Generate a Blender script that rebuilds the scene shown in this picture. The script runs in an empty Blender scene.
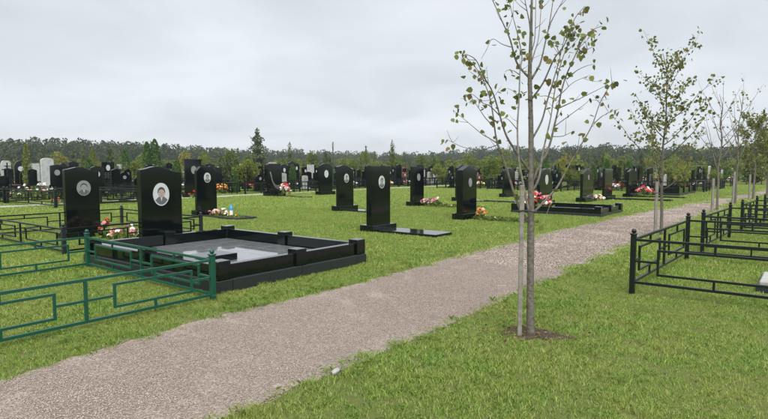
import bpy, bmesh, math, random
import numpy as np
from mathutils import Vector, Matrix
R = math.radians
scene = bpy.context.scene
C = scene.collection
rnd = random.Random(11)
rng = np.random.default_rng(5)

# ------------------------------------------------------------------ camera
CAM_H, FPX, CXP, CYP = 1.5, 550.0, 384.0, 209.5
YAW, PITCH = 0.66331, 0.07531           # X = across the path, Y = along the path
cam_d = bpy.data.cameras.new('camera'); cam = bpy.data.objects.new('camera', cam_d); C.objects.link(cam)
cam.location = (0, 0, CAM_H); cam.rotation_euler = (math.pi/2-PITCH, 0, YAW)
cam_d.sensor_width = 36; cam_d.lens = 36*FPX/768; cam_d.clip_start = .05; cam_d.clip_end = 3000
scene.camera = cam

# ------------------------------------------------------------------ sky and sun (overcast)
SUN_EL, SUN_AZ = R(52), R(20)
w = bpy.data.worlds.new('World'); scene.world = w; w.use_nodes = True
nt = w.node_tree; nt.nodes.clear()
def wn(t, **k):
    n = nt.nodes.new(t)
    for a, b in k.items(): setattr(n, a, b)
    return n
L = nt.links.new
sky = wn('ShaderNodeTexSky', sky_type='NISHITA', sun_disc=False, sun_elevation=SUN_EL, sun_rotation=SUN_AZ)
sky.air_density = 1.0; sky.dust_density = 2.0
tc = wn('ShaderNodeTexCoord'); sp = wn('ShaderNodeSeparateXYZ'); L(tc.outputs['Generated'], sp.inputs[0])
zz = wn('ShaderNodeMath', operation='MAXIMUM'); L(sp.outputs['Z'], zz.inputs[0]); zz.inputs[1].default_value = 0
za = wn('ShaderNodeMath', operation='ADD'); L(zz.outputs[0], za.inputs[0]); za.inputs[1].default_value = .22
dv = wn('ShaderNodeVectorMath', operation='DIVIDE'); L(tc.outputs['Generated'], dv.inputs[0])
cb = wn('ShaderNodeCombineXYZ'); L(za.outputs[0], cb.inputs[0]); L(za.outputs[0], cb.inputs[1]); cb.inputs[2].default_value = 1
L(cb.outputs[0], dv.inputs[1])
mp = wn('ShaderNodeMapping'); L(dv.outputs[0], mp.inputs['Vector']); mp.inputs['Rotation'].default_value = (0, 0, R(-38)); mp.inputs['Scale'].default_value = (1.0, 1.0, 0)
mp.inputs['Location'].default_value = (3.3, .8, 0)
n1 = wn('ShaderNodeTexNoise'); n1.inputs['Scale'].default_value = 1.35; n1.inputs['Detail'].default_value = 5; n1.inputs['Roughness'].default_value = .48; n1.inputs['Distortion'].default_value = .4
L(mp.outputs[0], n1.inputs['Vector'])
cr = wn('ShaderNodeValToRGB'); L(n1.outputs['Fac'], cr.inputs[0])
cr.color_ramp.elements[0].position = .30; cr.color_ramp.elements[0].color = (.62, .66, .70, 1)
cr.color_ramp.elements[1].position = .66; cr.color_ramp.elements[1].color = (.79, .83, .87, 1)
e = cr.color_ramp.elements.new(.48); e.color = (.70, .745, .79, 1)
gain = wn('ShaderNodeVectorMath', operation='SCALE'); L(cr.outputs[0], gain.inputs[0]); gain.inputs['Scale'].default_value = 6.35
mx = wn('ShaderNodeMix', data_type='RGBA'); mx.inputs['Factor'].default_value = .94
L(sky.outputs[0], mx.inputs['A']); L(gain.outputs[0], mx.inputs['B'])
bg = wn('ShaderNodeBackground'); bg.inputs['Strength'].default_value = .05; L(mx.outputs['Result'], bg.inputs['Color'])
wo = wn('ShaderNodeOutputWorld'); L(bg.outputs[0], wo.inputs['Surface'])

sd = bpy.data.lights.new('sun', 'SUN'); sd.energy = 1.5; sd.angle = R(70); sd.color = (1, .97, .92)
sun = bpy.data.objects.new('sun', sd); C.objects.link(sun)
sdir = Vector((math.sin(SUN_AZ)*math.cos(SUN_EL), math.cos(SUN_AZ)*math.cos(SUN_EL), math.sin(SUN_EL)))
sdir = Vector((.35, -.45, .82)).normalized()
SUN_EL = math.asin(sdir.z); SUN_AZ = math.atan2(sdir.x, sdir.y)
sky.sun_elevation = SUN_EL; sky.sun_rotation = SUN_AZ
sun.rotation_euler = sdir.to_track_quat('Z', 'Y').to_euler()
vs = scene.view_settings; vs.view_transform = 'Standard'; vs.look = 'None'; vs.gamma = 1; vs.exposure = 1.8
scene.render.engine = 'CYCLES'
scene.cycles.max_bounces = 6; scene.cycles.transparent_max_bounces = 4; scene.cycles.volume_bounces = 0

# ------------------------------------------------------------------ survey helper: a ground point seen at a photo position
_cp, _sp = math.cos(PITCH), math.sin(PITCH)
FWD = np.array([-math.sin(YAW)*_cp, math.cos(YAW)*_cp, -_sp]); RGT = np.array([math.cos(YAW), math.sin(YAW), 0.]); UP = np.cross(RGT, FWD)
def ray(x, y): return FWD + RGT*(x-CXP)/FPX - UP*(y-CYP)/FPX
def G(x, y, z=0.):
    d = ray(x, y); t = (z-CAM_H)/d[2]; return float(d[0]*t), float(d[1]*t)
def at_depth(x, y, dep):
    d = ray(x, y); p = d*dep; return Vector((p[0], p[1], p[2]+CAM_H))
def polar(px, dist):                    # ground point in the direction of photo column px
    d = ray(px, 168); k = dist/math.hypot(d[0], d[1]); return float(d[0]*k), float(d[1]*k)
def height(x, yb, yt):
    X, Y = G(x, yb); d = ray(x, yt); t = math.hypot(X, Y)/math.hypot(d[0], d[1]); return float(CAM_H+t*d[2])

# ------------------------------------------------------------------ object helpers
def tag(o, label=None, cat=None, group=None, kind=None):
    if label: o['label'] = label
    if cat: o['category'] = cat
    if group: o['group'] = group
    if kind: o['kind'] = kind
    return o
def empty(name, loc=(0, 0, 0), rz=0):
    o = bpy.data.objects.new(name, None); C.objects.link(o); o.location = loc; o.rotation_euler.z = rz
    o.empty_display_size = .1; return o
def link(name, me, parent=None, loc=(0, 0, 0), rz=0, scale=None):
    o = bpy.data.objects.new(name, me); C.objects.link(o); o.location = loc; o.rotation_euler.z = rz
    if scale: o.scale = scale
    if parent: o.parent = parent
    return o
class MB:
    def __init__(s): s.v = []; s.f = []; s.m = []
    def add(s, vs, fs, mi=0):
        b = len(s.v); s.v += [tuple(p) for p in vs]; s.f += [[i+b for i in f] for f in fs]; s.m += [mi]*len(fs); return s
    def box(s, x0, x1, y0, y1, z0, z1, mi=0):
        v = [(x, y, z) for x in (x0, x1) for y in (y0, y1) for z in (z0, z1)]
        return s.add(v, [(0, 1, 3, 2), (4, 6, 7, 5), (0, 4, 5, 1), (2, 3, 7, 6), (0, 2, 6, 4), (1, 5, 7, 3)], mi)
    def prism_x(s, prof, x0, x1, mi=0):        # (y,z) outline extruded along X
        n = len(prof); v = [(x0, y, z) for y, z in prof]+[(x1, y, z) for y, z in prof]
        return s.add(v, [list(range(n))[::-1], list(range(n, 2*n))]+[(i, (i+1) % n, n+(i+1) % n, n+i) for i in range(n)], mi)
    def tube(s, pts, rad, n=6, mi=0, cap=True):
        pts = [Vector(p) for p in pts]; rings = []
        for i, p in enumerate(pts):
            d = (pts[min(i+1, len(pts)-1)]-pts[max(i-1, 0)]).normalized()
            a = d.orthogonal().normalized() if i == 0 else (a - d*a.dot(d)).normalized()
            b = d.cross(a); r = rad[i]
            rings.append([p+a*(r*math.cos(2*math.pi*k/n))+b*(r*math.sin(2*math.pi*k/n)) for k in range(n)])
        v = [q for r_ in rings for q in r_]; f = []
        for i in range(len(pts)-1):
            for k in range(n): f.append((i*n+k, i*n+(k+1) % n, (i+1)*n+(k+1) % n, (i+1)*n+k))
        if cap: f += [list(range(n))[::-1], list(range(len(v)-n, len(v)))]
        return s.add(v, f, mi)
    def ball(s, c, r, n=8, m=5, mi=0, sz=1):
        v = [(c[0], c[1], c[2]-r*sz)]
        for j in range(1, m):
            t = -math.pi/2+math.pi*j/m
            v += [(c[0]+r*math.cos(t)*math.cos(2*math.pi*k/n), c[1]+r*math.cos(t)*math.sin(2*math.pi*k/n), c[2]+r*sz*math.sin(t)) for k in range(n)]
        v.append((c[0], c[1], c[2]+r*sz)); f = []
        for k in range(n): f.append((0, 1+(k+1) % n, 1+k)); f.append((len(v)-1, 1+(m-2)*n+k, 1+(m-2)*n+(k+1) % n))
        for j in range(m-2):
            for k in range(n): f.append((1+j*n+k, 1+j*n+(k+1) % n, 1+(j+1)*n+(k+1) % n, 1+(j+1)*n+k))
        return s.add(v, f, mi)
    def mesh(s, name, mats, smooth=False, bevel=0):
        me = bpy.data.meshes.new(name); me.from_pydata(s.v, [], s.f)
        for m in mats: me.materials.append(m)
        me.polygons.foreach_set('material_index', s.m)
        if bevel:
            bm = bmesh.new(); bm.from_mesh(me)
            ed = [e_ for e_ in bm.edges if len(e_.link_faces) == 2 and e_.calc_face_angle(0) > .6]
            bmesh.ops.bevel(bm, geom=ed, offset=bevel, segments=1, affect='EDGES', clamp_overlap=True); bm.to_mesh(me); bm.free()
        if smooth: me.polygons.foreach_set('use_smooth', [True]*len(me.polygons))
        me.update(); return me
    def build(s, name, mats, parent=None, smooth=False, bevel=0, loc=(0, 0, 0), rz=0):
        return link(name, s.mesh(name, mats if isinstance(mats, (list, tuple)) else [mats], smooth, bevel), parent, loc, rz)
def poly_mesh(name, V, k, mats, mi=None, tone=None):    # V (n,k,3): n separate k-gons
    n = len(V); me = bpy.data.meshes.new(name)
    me.vertices.add(n*k); me.vertices.foreach_set('co', np.ascontiguousarray(V, dtype=np.float32).ravel())
    me.loops.add(n*k); me.loops.foreach_set('vertex_index', np.arange(n*k, dtype=np.int32))
    me.polygons.add(n); me.polygons.foreach_set('loop_start', np.arange(0, n*k, k, dtype=np.int32))
    for m in mats: me.materials.append(m)
    if mi is not None: me.polygons.foreach_set('material_index', np.asarray(mi, dtype=np.int32))
    if tone is not None:
        a = me.attributes.new('tone', 'FLOAT', 'POINT'); a.data.foreach_set('value', np.repeat(np.asarray(tone, dtype=np.float32), k))
    me.update(calc_edges=True); me.validate(); return me

# ------------------------------------------------------------------ materials
def mat(name, col, rough=.5, spec=.5, metal=0, noise=None, bump=None, coat=0):
    """noise=(scale, colour2, lo, hi) blends a second colour; bump=(scale, strength, distance)"""
    m = bpy.data.materials.new(name); m.use_nodes = True; t = m.node_tree; b = t.nodes['Principled BSDF']
    b.inputs['Base Color'].default_value = (*col, 1); b.inputs['Roughness'].default_value = rough
    b.inputs['Specular IOR Level'].default_value = spec; b.inputs['Metallic'].default_value = metal; b.inputs['Coat Weight'].default_value = coat
    tc = t.nodes.new('ShaderNodeTexCoord')
    if noise:
        n = t.nodes.new('ShaderNodeTexNoise'); n.inputs['Scale'].default_value = noise[0]; n.inputs['Detail'].default_value = 6; n.inputs['Roughness'].default_value = .65
        t.links.new(tc.outputs['Object'], n.inputs['Vector'])
        r = t.nodes.new('ShaderNodeMapRange'); r.inputs['From Min'].default_value = noise[2]; r.inputs['From Max'].default_value = noise[3]; t.links.new(n.outputs['Fac'], r.inputs['Value'])
        x = t.nodes.new('ShaderNodeMix'); x.data_type = 'RGBA'; t.links.new(r.outputs[0], x.inputs['Factor'])
        x.inputs['A'].default_value = (*col, 1); x.inputs['B'].default_value = (*noise[1], 1); t.links.new(x.outputs['Result'], b.inputs['Base Color'])
    if bump:
        n = t.nodes.new('ShaderNodeTexNoise'); n.inputs['Scale'].default_value = bump[0]; n.inputs['Detail'].default_value = 5
        t.links.new(tc.outputs['Object'], n.inputs['Vector'])
        bp = t.nodes.new('ShaderNodeBump'); bp.inputs['Strength'].default_value = bump[1]; bp.inputs['Distance'].default_value = bump[2]
        t.links.new(n.outputs['Fac'], bp.inputs['Height']); t.links.new(bp.outputs[0], b.inputs['Normal'])
    return m
def leaf_mat(name, c0, c1, c2=None, trans=.35, rough=.5, world=None):
    """colour runs c0..c1 by the 'tone' attribute (and c2 above .9); world=(scale, colour) adds broad patches"""
    m = bpy.data.materials.new(name); m.use_nodes = True; t = m.node_tree; b = t.nodes['Principled BSDF']
    at = t.nodes.new('ShaderNodeAttribute'); at.attribute_name = 'tone'
    rp = t.nodes.new('ShaderNodeValToRGB'); t.links.new(at.outputs['Fac'], rp.inputs[0])
    rp.color_ramp.elements[0].color = (*c0, 1); rp.color_ramp.elements[1].color = (*c1, 1); rp.color_ramp.elements[1].position = .86
    if c2: q = rp.color_ramp.elements.new(.91); q.color = (*c2, 1)
    col = rp.outputs[0]
    if world:
        g = t.nodes.new('ShaderNodeNewGeometry'); mpx = t.nodes.new('ShaderNodeMapping'); mpx.inputs['Scale'].default_value = (1, 1, 0); t.links.new(g.outputs['Position'], mpx.inputs['Vector'])
        n = t.nodes.new('ShaderNodeTexNoise'); n.inputs['Scale'].default_value = world[0]; n.inputs['Detail'].default_value = 5; n.inputs['Roughness'].default_value = .6; t.links.new(mpx.outputs[0], n.inputs['Vector'])
        r = t.nodes.new('ShaderNodeMapRange'); r.inputs['From Min'].default_value = .38; r.inputs['From Max'].default_value = .66; r.inputs['To Max'].default_value = world[2]; t.links.new(n.outputs['Fac'], r.inputs['Value'])
        x = t.nodes.new('ShaderNodeMix'); x.data_type = 'RGBA'; t.links.new(r.outputs[0], x.inputs['Factor']); t.links.new(col, x.inputs['A']); x.inputs['B'].default_value = (*world[1], 1); col = x.outputs['Result']
    t.links.new(col, b.inputs['Base Color']); b.inputs['Roughness'].default_value = rough; b.inputs['Specular IOR Level'].default_value = .25
    tr = t.nodes.new('ShaderNodeBsdfTranslucent'); t.links.new(col, tr.inputs['Color'])
    mxs = t.nodes.new('ShaderNodeMixShader'); mxs.inputs[0].default_value = trans
    t.links.new(b.outputs[0], mxs.inputs[1]); t.links.new(tr.outputs[0], mxs.inputs[2])
    t.links.new(mxs.outputs[0], t.nodes['Material Output'].inputs['Surface']); return m

M = {}
M['granite'] = mat('polished_black_granite', (.0025, .005, .005), .08, .45, noise=(260, (.012, .016, .016), .55, .75))
M['granite_rough'] = mat('sawn_dark_granite', (.013, .017, .018), .4, .4, noise=(90, (.034, .04, .042), .4, .75), bump=(120, .2, .002))
M['granite_grey'] = mat('engraved_grey_granite', (.16, .165, .165), .4, .4, noise=(60, (.05, .05, .05), .4, .7))
M['tile'] = mat('wet_granite_tile', (.11, .118, .125), .04, 1.0, noise=(7, (.17, .18, .19), .35, .7), bump=(3, .05, .01))
M['marble'] = mat('white_marble', (.44, .45, .45), .35, .4, noise=(6, (.30, .31, .32), .45, .7))
M['concrete'] = mat('pale_concrete', (.36, .36, .34), .8, .3, noise=(14, (.25, .25, .235), .4, .7), bump=(60, .3, .004))
M['redstone'] = mat('red_brown_granite', (.14, .045, .04), .25, .5, noise=(90, (.22, .1, .09), .45, .7))
M['green_paint'] = mat('green_fence_paint', (.004, .068, .040), .38, .5, noise=(25, (.006, .046, .028), .5, .75), bump=(90, .1, .002))
M['black_paint'] = mat('dark_fence_paint', (.004, .009, .0075), .33, .35, noise=(25, (.008, .013, .011), .5, .75), bump=(90, .1, .002))
M['blue_post'] = mat('dark_blue_post_paint', (.010, .014, .02), .4, .5, noise=(25, (.016, .02, .022), .5, .75))
M['white_paint'] = mat('white_paint', (.75, .76, .76), .45, .4, noise=(8, (.6, .6, .58), .5, .8))
M['porcelain'] = mat('pale_portrait_plate', (.50, .52, .52), .2, .5)
M['porcelain_grey'] = mat('grey_portrait_plate', (.22, .23, .235), .3, .5)
M['skin'] = mat('portrait_face_tone', (.36, .30, .25), .35); M['skin_grey'] = mat('portrait_face_grey', (.27, .275, .27), .35)
M['portrait_shade'] = mat('portrait_shade_tone', (.19, .155, .13), .4); M['hair'] = mat('portrait_hair_tone', (.06, .055, .05), .4); M['suit'] = mat('portrait_clothes_tone', (.10, .105, .115), .4)
M['shirt'] = mat('portrait_shirt_tone', (.5, .5, .46), .4)
M['wood'] = mat('weathered_stake_wood', (.235, .22, .19), .85, .2, noise=(18, (.13, .12, .10), .4, .7), bump=(50, .5, .004))
M['bark'] = mat('young_linden_bark', (.155, .142, .118), .85, .2, noise=(38, (.075, .067, .055), .42, .66), bump=(60, .8, .006))
M['bark_pale'] = mat('pale_twig_bark', (.24, .225, .195), .85, .2, noise=(30, (.12, .11, .09), .42, .66))
M['bark_dark'] = mat('dark_bark', (.05, .042, .034), .9, .2, noise=(12, (.1, .085, .07), .42, .66))
M['tie'] = mat('tree_tie_rope', (.03, .03, .028), .8)
M['soil'] = mat('dug_soil', (.052, .038, .027), .95, .15, noise=(22, (.10, .078, .055), .4, .68), bump=(35, 1.0, .03))
M['linden'] = leaf_mat('linden_leaf', (.075, .10, .026), (.22, .245, .062), (.21, .15, .05), .4)
M['linden_yellow'] = leaf_mat('yellowing_linden_leaf', (.11, .13, .028), (.27, .26, .055), (.24, .14, .04), .4)
M['deadleaf'] = leaf_mat('fallen_leaf', (.07, .048, .028), (.2, .135, .07), (.28, .22, .1), .1, .8)
M['grass'] = leaf_mat('lawn_grass_blade', (.10, .24, .037), (.40, .56, .11), (.66, .60, .32), .46, .55, (1.6, (.50, .47, .15), .42))
M['clover'] = leaf_mat('clover_leaf', (.09, .16, .03), (.17, .26, .05), None, .35, .8)
M['forest'] = leaf_mat('forest_leaf', (.016, .036, .013), (.05, .085, .028), (.078, .10, .03), .25, .7, (.03, (.085, .085, .032), .5))
M['bush'] = leaf_mat('bush_leaf', (.045, .085, .016), (.15, .20, .04), (.20, .18, .04), .35, .6)
M['lime'] = leaf_mat('yellow_green_leaf', (.075, .115, .018), (.21, .25, .045), (.26, .22, .045), .35, .6)
M['gold'] = leaf_mat('golden_leaf', (.14, .14, .018), (.30, .28, .05), None, .35, .6)
M['conifer'] = leaf_mat('conifer_needle', (.03, .055, .02), (.10, .14, .05), None, .2, .7)
M['fir'] = leaf_mat('light_spruce_needle', (.04, .068, .028), (.125, .165, .065), None, .25, .7)
M['larch'] = leaf_mat('light_needle', (.05, .085, .022), (.15, .19, .06), None, .25, .7)
M['thuja'] = leaf_mat('thuja_scale_leaf', (.02, .06, .013), (.075, .16, .03), None, .2, .7)
for nm, c in dict(red=(.45, .02, .02), pink=(.62, .2, .24), white=(.75, .74, .7), yellow=(.65, .46, .03), orange=(.6, .2, .04), peach=(.66, .42, .3), lilac=(.36, .2, .42), blue=(.05, .28, .5)).items():
    M['f_'+nm] = mat(nm+'_petal', c, .6, .3, noise=(30, tuple(v*.6 for v in c), .5, .8))

def gravel_mat(name):
    m = bpy.data.materials.new(name); m.use_nodes = True; t = m.node_tree; b = t.nodes['Principled BSDF']; N = t.nodes.new; K = t.links.new
    g = N('ShaderNodeNewGeometry'); v = N('ShaderNodeTexVoronoi'); v.inputs['Scale'].default_value = 85; K(g.outputs['Position'], v.inputs['Vector'])
    rp = N('ShaderNodeValToRGB'); K(v.outputs['Color'], rp.inputs[0])
    rp.color_ramp.elements[0].color = (.16, .128, .108, 1); rp.color_ramp.elements[1].color = (.39, .33, .288, 1)
    q = rp.color_ramp.elements.new(.55); q.color = (.275, .227, .196, 1)
    n = N('ShaderNodeTexNoise'); n.inputs['Scale'].default_value = 1.3; n.inputs['Detail'].default_value = 6; K(g.outputs['Position'], n.inputs['Vector'])
    mr = N('ShaderNodeMapRange'); mr.inputs['From Min'].default_value = .35; mr.inputs['From Max'].default_value = .7; mr.inputs['To Min'].default_value = .93; mr.inputs['To Max'].default_value = 1.05; K(n.outputs['Fac'], mr.inputs['Value'])
    x = N('ShaderNodeMix'); x.data_type = 'RGBA'; x.blend_type = 'MULTIPLY'; x.inputs['Factor'].default_value = 1; K(rp.outputs[0], x.inputs['A']); K(mr.outputs[0], x.inputs['B'])
    K(x.outputs['Result'], b.inputs['Base Color']); b.inputs['Roughness'].default_value = .9; b.inputs['Specular IOR Level'].default_value = .2
    bp = N('ShaderNodeBump'); bp.inputs['Strength'].default_value = .9; bp.inputs['Distance'].default_value = .008; K(v.outputs['Distance'], bp.inputs['Height']); bp.invert = True
    K(bp.outputs[0], b.inputs['Normal']); return m
M['gravel'] = gravel_mat('path_gravel')
M['stone'] = leaf_mat('gravel_stone', (.135, .106, .09), (.385, .322, .28), (.47, .41, .37), 0, .85)
def ground_mat():
    m = bpy.data.materials.new('turf_ground'); m.use_nodes = True; t = m.node_tree; b = t.nodes['Principled BSDF']; N = t.nodes.new; K = t.links.new
    g = N('ShaderNodeNewGeometry'); n = N('ShaderNodeTexNoise'); n.inputs['Scale'].default_value = .55; n.inputs['Detail'].default_value = 6; K(g.outputs['Position'], n.inputs['Vector'])
    n2 = N('ShaderNodeTexNoise'); n2.inputs['Scale'].default_value = 28; n2.inputs['Detail'].default_value = 5; K(g.outputs['Position'], n2.inputs['Vector'])
    a = N('ShaderNodeMix'); a.data_type = 'RGBA'; K(n.outputs['Fac'], a.inputs['Factor']); a.inputs['A'].default_value = (.075, .105, .026, 1); a.inputs['B'].default_value = (.13, .14, .045, 1)
    mr = N('ShaderNodeMapRange'); mr.inputs['From Min'].default_value = .5; mr.inputs['From Max'].default_value = .75; K(n2.outputs['Fac'], mr.inputs['Value'])
    x = N('ShaderNodeMix'); x.data_type = 'RGBA'; K(mr.outputs[0], x.inputs['Factor']); K(a.outputs['Result'], x.inputs['A']); x.inputs['B'].default_value = (.10, .085, .045, 1)
    K(x.outputs['Result'], b.inputs['Base Color']); b.inputs['Roughness'].default_value = .95; b.inputs['Specular IOR Level'].default_value = .1
    bp = N('ShaderNodeBump'); bp.inputs['Strength'].default_value = .8; bp.inputs['Distance'].default_value = .03; K(n2.outputs['Fac'], bp.inputs['Height']); K(bp.outputs[0], b.inputs['Normal']); return m
M['ground'] = ground_mat()

# ------------------------------------------------------------------ the setting: ground and paths
S = 520
tag(MB().add([(-S, -S, 0), (S, -S, 0), (S, S, 0), (-S, S, 0)], [(0, 1, 2, 3)]).build('ground', M['ground']), kind='structure')
PY = [-6, 1.3, 3.1, 5.4, 6.2, 9.8, 13.1, 16, 20.8, 28.2, 37.7, 50.4, 70, 110]
PL = [-4.4, -4.45, -4.66, -4.6, -4.62, -4.76, -4.8, -4.74, -4.48, -4.0, -3.35, -2.55, -1.2, 2]
QY = [-6, 1.9, 4.4, 9.4, 16.5, 21, 28, 37.3, 50.4, 70, 110]
QR = [-2.75, -2.74, -2.75, -2.74, -2.76, -2.7, -2.5, -2.0, -1.2, .2, 3.4]
def wob(y, s):
    return .018*np.sin(y*1.3+s)+.012*np.sin(y*4.7+2.2*s)+.012*np.sin(y*11.3+s*3.1)+.012*np.sin(y*23+s)
def path_l(y): return np.interp(y, PY, PL)+wob(y, 1.)
def path_r(y): return np.interp(y, QY, QR)+wob(y, 2.7)
ys = np.concatenate([np.arange(-6, 30, .07), np.arange(30, 110, .6)])
mb = MB(); vs_ = []
for y in ys: vs_ += [(float(path_l(y))-.03, float(y), .004), (float(path_r(y))+.03, float(y), .004)]
mb.add(vs_, [(2*i, 2*i+1, 2*i+3, 2*i+2) for i in range(len(ys)-1)])
tag(mb.build('gravel_path', M['gravel']), kind='structure')
# narrow pale footpath on the far side of the lawn
FPX0 = -25.3
mb = MB(); vs_ = []
for y in np.arange(-4, 90, .5): vs_ += [(FPX0+.06*math.sin(y*.9), y, .004), (FPX0+1.0+.06*math.sin(y*1.1+1), y, .004)]
mb.add(vs_, [(2*i, 2*i+1, 2*i+3, 2*i+2) for i in range(len(vs_)//2-1)])
tag(mb.build('footpath', M['concrete']), kind='structure')
# dug soil around the near tree
TREE = G(530.5, 334); TX, TY = TREE
mb = MB(); ring = []
for k in range(40):
    a = 2*math.pi*k/40; r = .23*(1+.25*math.sin(2*a+.6)+.18*math.sin(3*a+1)+.1*math.sin(7*a)); ring.append((TX+.02+r*math.cos(a)*1.15, TY+.02+r*math.sin(a), .006))
inner = [(TX+.02+(p[0]-TX)*.5, TY+.02+(p[1]-TY)*.5, .010) for p in ring]
mb.add(ring+inner+[(TX, TY, .016)], [(k, (k+1) % 40, 40+(k+1) % 40, 40+k) for k in range(40)]+[(40+k, 40+(k+1) % 40, 80) for k in range(40)])
tag(mb.build('soil_bed', M['soil'], smooth=True), kind='structure')

BLOCK = []                                # rectangles with no grass (x0,x1,y0,y1)

# ------------------------------------------------------------------ fences
CUBE = {}
def cube_mesh(m):
    if m not in CUBE: CUBE[m] = MB().box(-.5, .5, -.5, .5, -.5, .5).mesh('bar', [M[m]])
    return CUBE[m]
POSTS = {}
def post_mesh(m, hgt, s):
    k = (m, round(hgt, 3), s)
    if k not in POSTS:
        POSTS[k] = (MB().box(-s, s, -s, s, -.05, hgt-.05).mesh('post', [M[m]], bevel=.004),
                    MB().box(-s-.006, s+.006, -s-.006, s+.006, -.055, -.04).ball((0, 0, -.012), s*1.0, 10, 6).mesh('finial', [M[m]], smooth=True))
    return POSTS[k]
def bar(par, m, a, b, t, name):
    a, b = Vector(a), Vector(b); d = b-a
    o = link(name, cube_mesh(m), par, (a+b)/2, math.atan2(d.y, d.x), (d.length if abs(d.z) < 1e-6 else t, t, t if abs(d.z) < 1e-6 else abs(d.z)))
    if abs(d.z) > 1e-6: o.rotation_euler.z = 0
    return o
def fence(label, corners, sides, hp, zt, zb, m='black_paint', pm=None, t=.026, s=.026, nhalf=2, group=None, posts=None):
    """corners: ground points; sides: index pairs with the meander panel between them"""
    base = corners[0]; par = empty('grave_fence', (base[0], base[1], 0)); tag(par, label, 'fence', group)
    rel = [(c[0]-base[0], c[1]-base[1]) for c in corners]
    for i in (posts if posts is not None else range(len(rel))):
        pmesh, fmesh = post_mesh(pm or m, hp, s)
        p = link('post', pmesh, par, (*rel[i], 0)); link('finial', fmesh, p, (0, 0, hp))
    for sd_ in sides:
        i, j = sd_[0], sd_[1]; nh = sd_[2] if len(sd_) > 2 else nhalf
        A, B = Vector((*rel[i], 0)), Vector((*rel[j], 0)); d = (B-A); Ln = d.length; d.normalize()
        q = lambda u, z: A+d*u+Vector((0, 0, z))
        bar(par, m, q(s, zt), q(Ln-s, zt), t*1.15, 'rail'); bar(par, m, q(s, zb), q(Ln-s, zb), t*1.15, 'rail')
        hw = Ln/nh; zm = (zt+zb)/2; g = (zt-zb)*.22; e = t/2
        for k in range(nh):
            u0, u1 = k*hw, (k+1)*hw; r0, r1 = u0+.2*min(hw, 1.3), u1-.2*min(hw, 1.3); um = (u0+u1)/2
            if k: bar(par, m, q(u0, zb+e), q(u0, zt-e), t*1.2, 'upright')
            bar(par, m, q(r0, zt-g), q(r1, zt-g), t, 'panel_bar'); bar(par, m, q(r0, zb+g), q(r1, zb+g), t, 'panel_bar')
            bar(par, m, q(r0+e, zb+g+e), q(r0+e, zt-g-e), t*.98, 'panel_bar'); bar(par, m, q(r1-e, zb+g+e), q(r1-e, zt-g-e), t*.98, 'panel_bar')
            bar(par, m, q(um, zt-g+e), q(um, zt-e), t*.96, 'spacer'); bar(par, m, q(um, zb+e), q(um, zb+g-e), t*.96, 'spacer')
            bar(par, m, q(u0+(s if k == 0 else e), zm), q(r0, zm), t*.96, 'spacer'); bar(par, m, q(r1, zm), q(u1-(s if k == nh-1 else e), zm), t*.96, 'spacer')
    return par
# near green fence on the left
fence('low green metal fence with geometric rail pattern beside the path at left',
      [(-5.33, 3.66), (-8.55, 3.71), (-8.5, .9), (-5.28, .88)], [(0, 1), (1, 2), (2, 3), (3, 0)], .57, .46, .065, 'green_paint', t=.023, s=.028)
# dark fence around the second monument
fence('low black metal fence around the wavy-topped black headstone left of the granite plot',
      [(-10.15, 4.02), (-10.5, 6.95), (-14.05, 6.98), (-14.0, 4.0)], [(0, 1), (1, 2), (2, 3), (3, 0)], .53, .445, .07, 'black_paint', pm='blue_post', t=.024, s=.032)
# fences right of the path
fence('nearest black metal grave fence on the grass right of the gravel path',
      [(-1.66, 6.95), (-1.58, 10.03), (1.9, 10.2), (1.7, 7.0)], [(0, 1), (1, 2), (2, 3), (3, 0)], .765, .65, .14, t=.025, s=.029)
fence('second black metal grave fence right of the path, behind the nearest one',
      [(-1.5, 11.02), (-1.38, 13.75), (1.9, 13.9), (1.8, 11.1)], [(0, 1), (1, 2), (2, 3), (3, 0)], .765, .65, .14, t=.025, s=.029)
fence('third black metal grave fence right of the path, counted from the camera',
      [(-1.28, 15.1), (-1.16, 17.4), (2, 17.5), (2, 15.1)], [(0, 1), (1, 2), (2, 3), (3, 0)], .765, .65, .14, t=.025, s=.029)
fence('farthest black metal grave fence at the right edge of the photo',
      [(-1.05, 18.5), (-.9, 21.2), (2, 21.4), (2, 18.5)], [(0, 1), (1, 2), (2, 3), (3, 0)], .765, .65, .14, t=.025, s=.029)
# fences in the middle distance on the left
c0 = G(56, 208.5)
fence('dark metal fence with thick posts in front of the pale stele at far left',
      [c0, (c0[0]+.1, c0[1]+3.2), (c0[0]-4.5, c0[1]+3.2), (c0[0]-4.6, c0[1]-.2)], [(0, 1), (1, 2), (2, 3), (3, 0)], .7, .62, .12, t=.034, s=.05)
c1 = G(101, 204.5)
fence('dark metal fence seen between the two large wavy-topped headstones',
      [c1, (c1[0], c1[1]+3.1), (c1[0]-4.4, c1[1]+3.1), (c1[0]-4.4, c1[1])], [(0, 1), (1, 2), (2, 3), (3, 0)], .62, .56, .1, t=.036, s=.04)
c2 = G(8, 204)
fence('dark metal fence cut off by the left edge behind the green fence',
      [c2, (c2[0]-3.6, c2[1]), (c2[0]-3.6, c2[1]-3), (c2[0], c2[1]-3)], [(0, 1), (1, 2), (2, 3), (3, 0)], .7, .6, .12, t=.034, s=.045)

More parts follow.
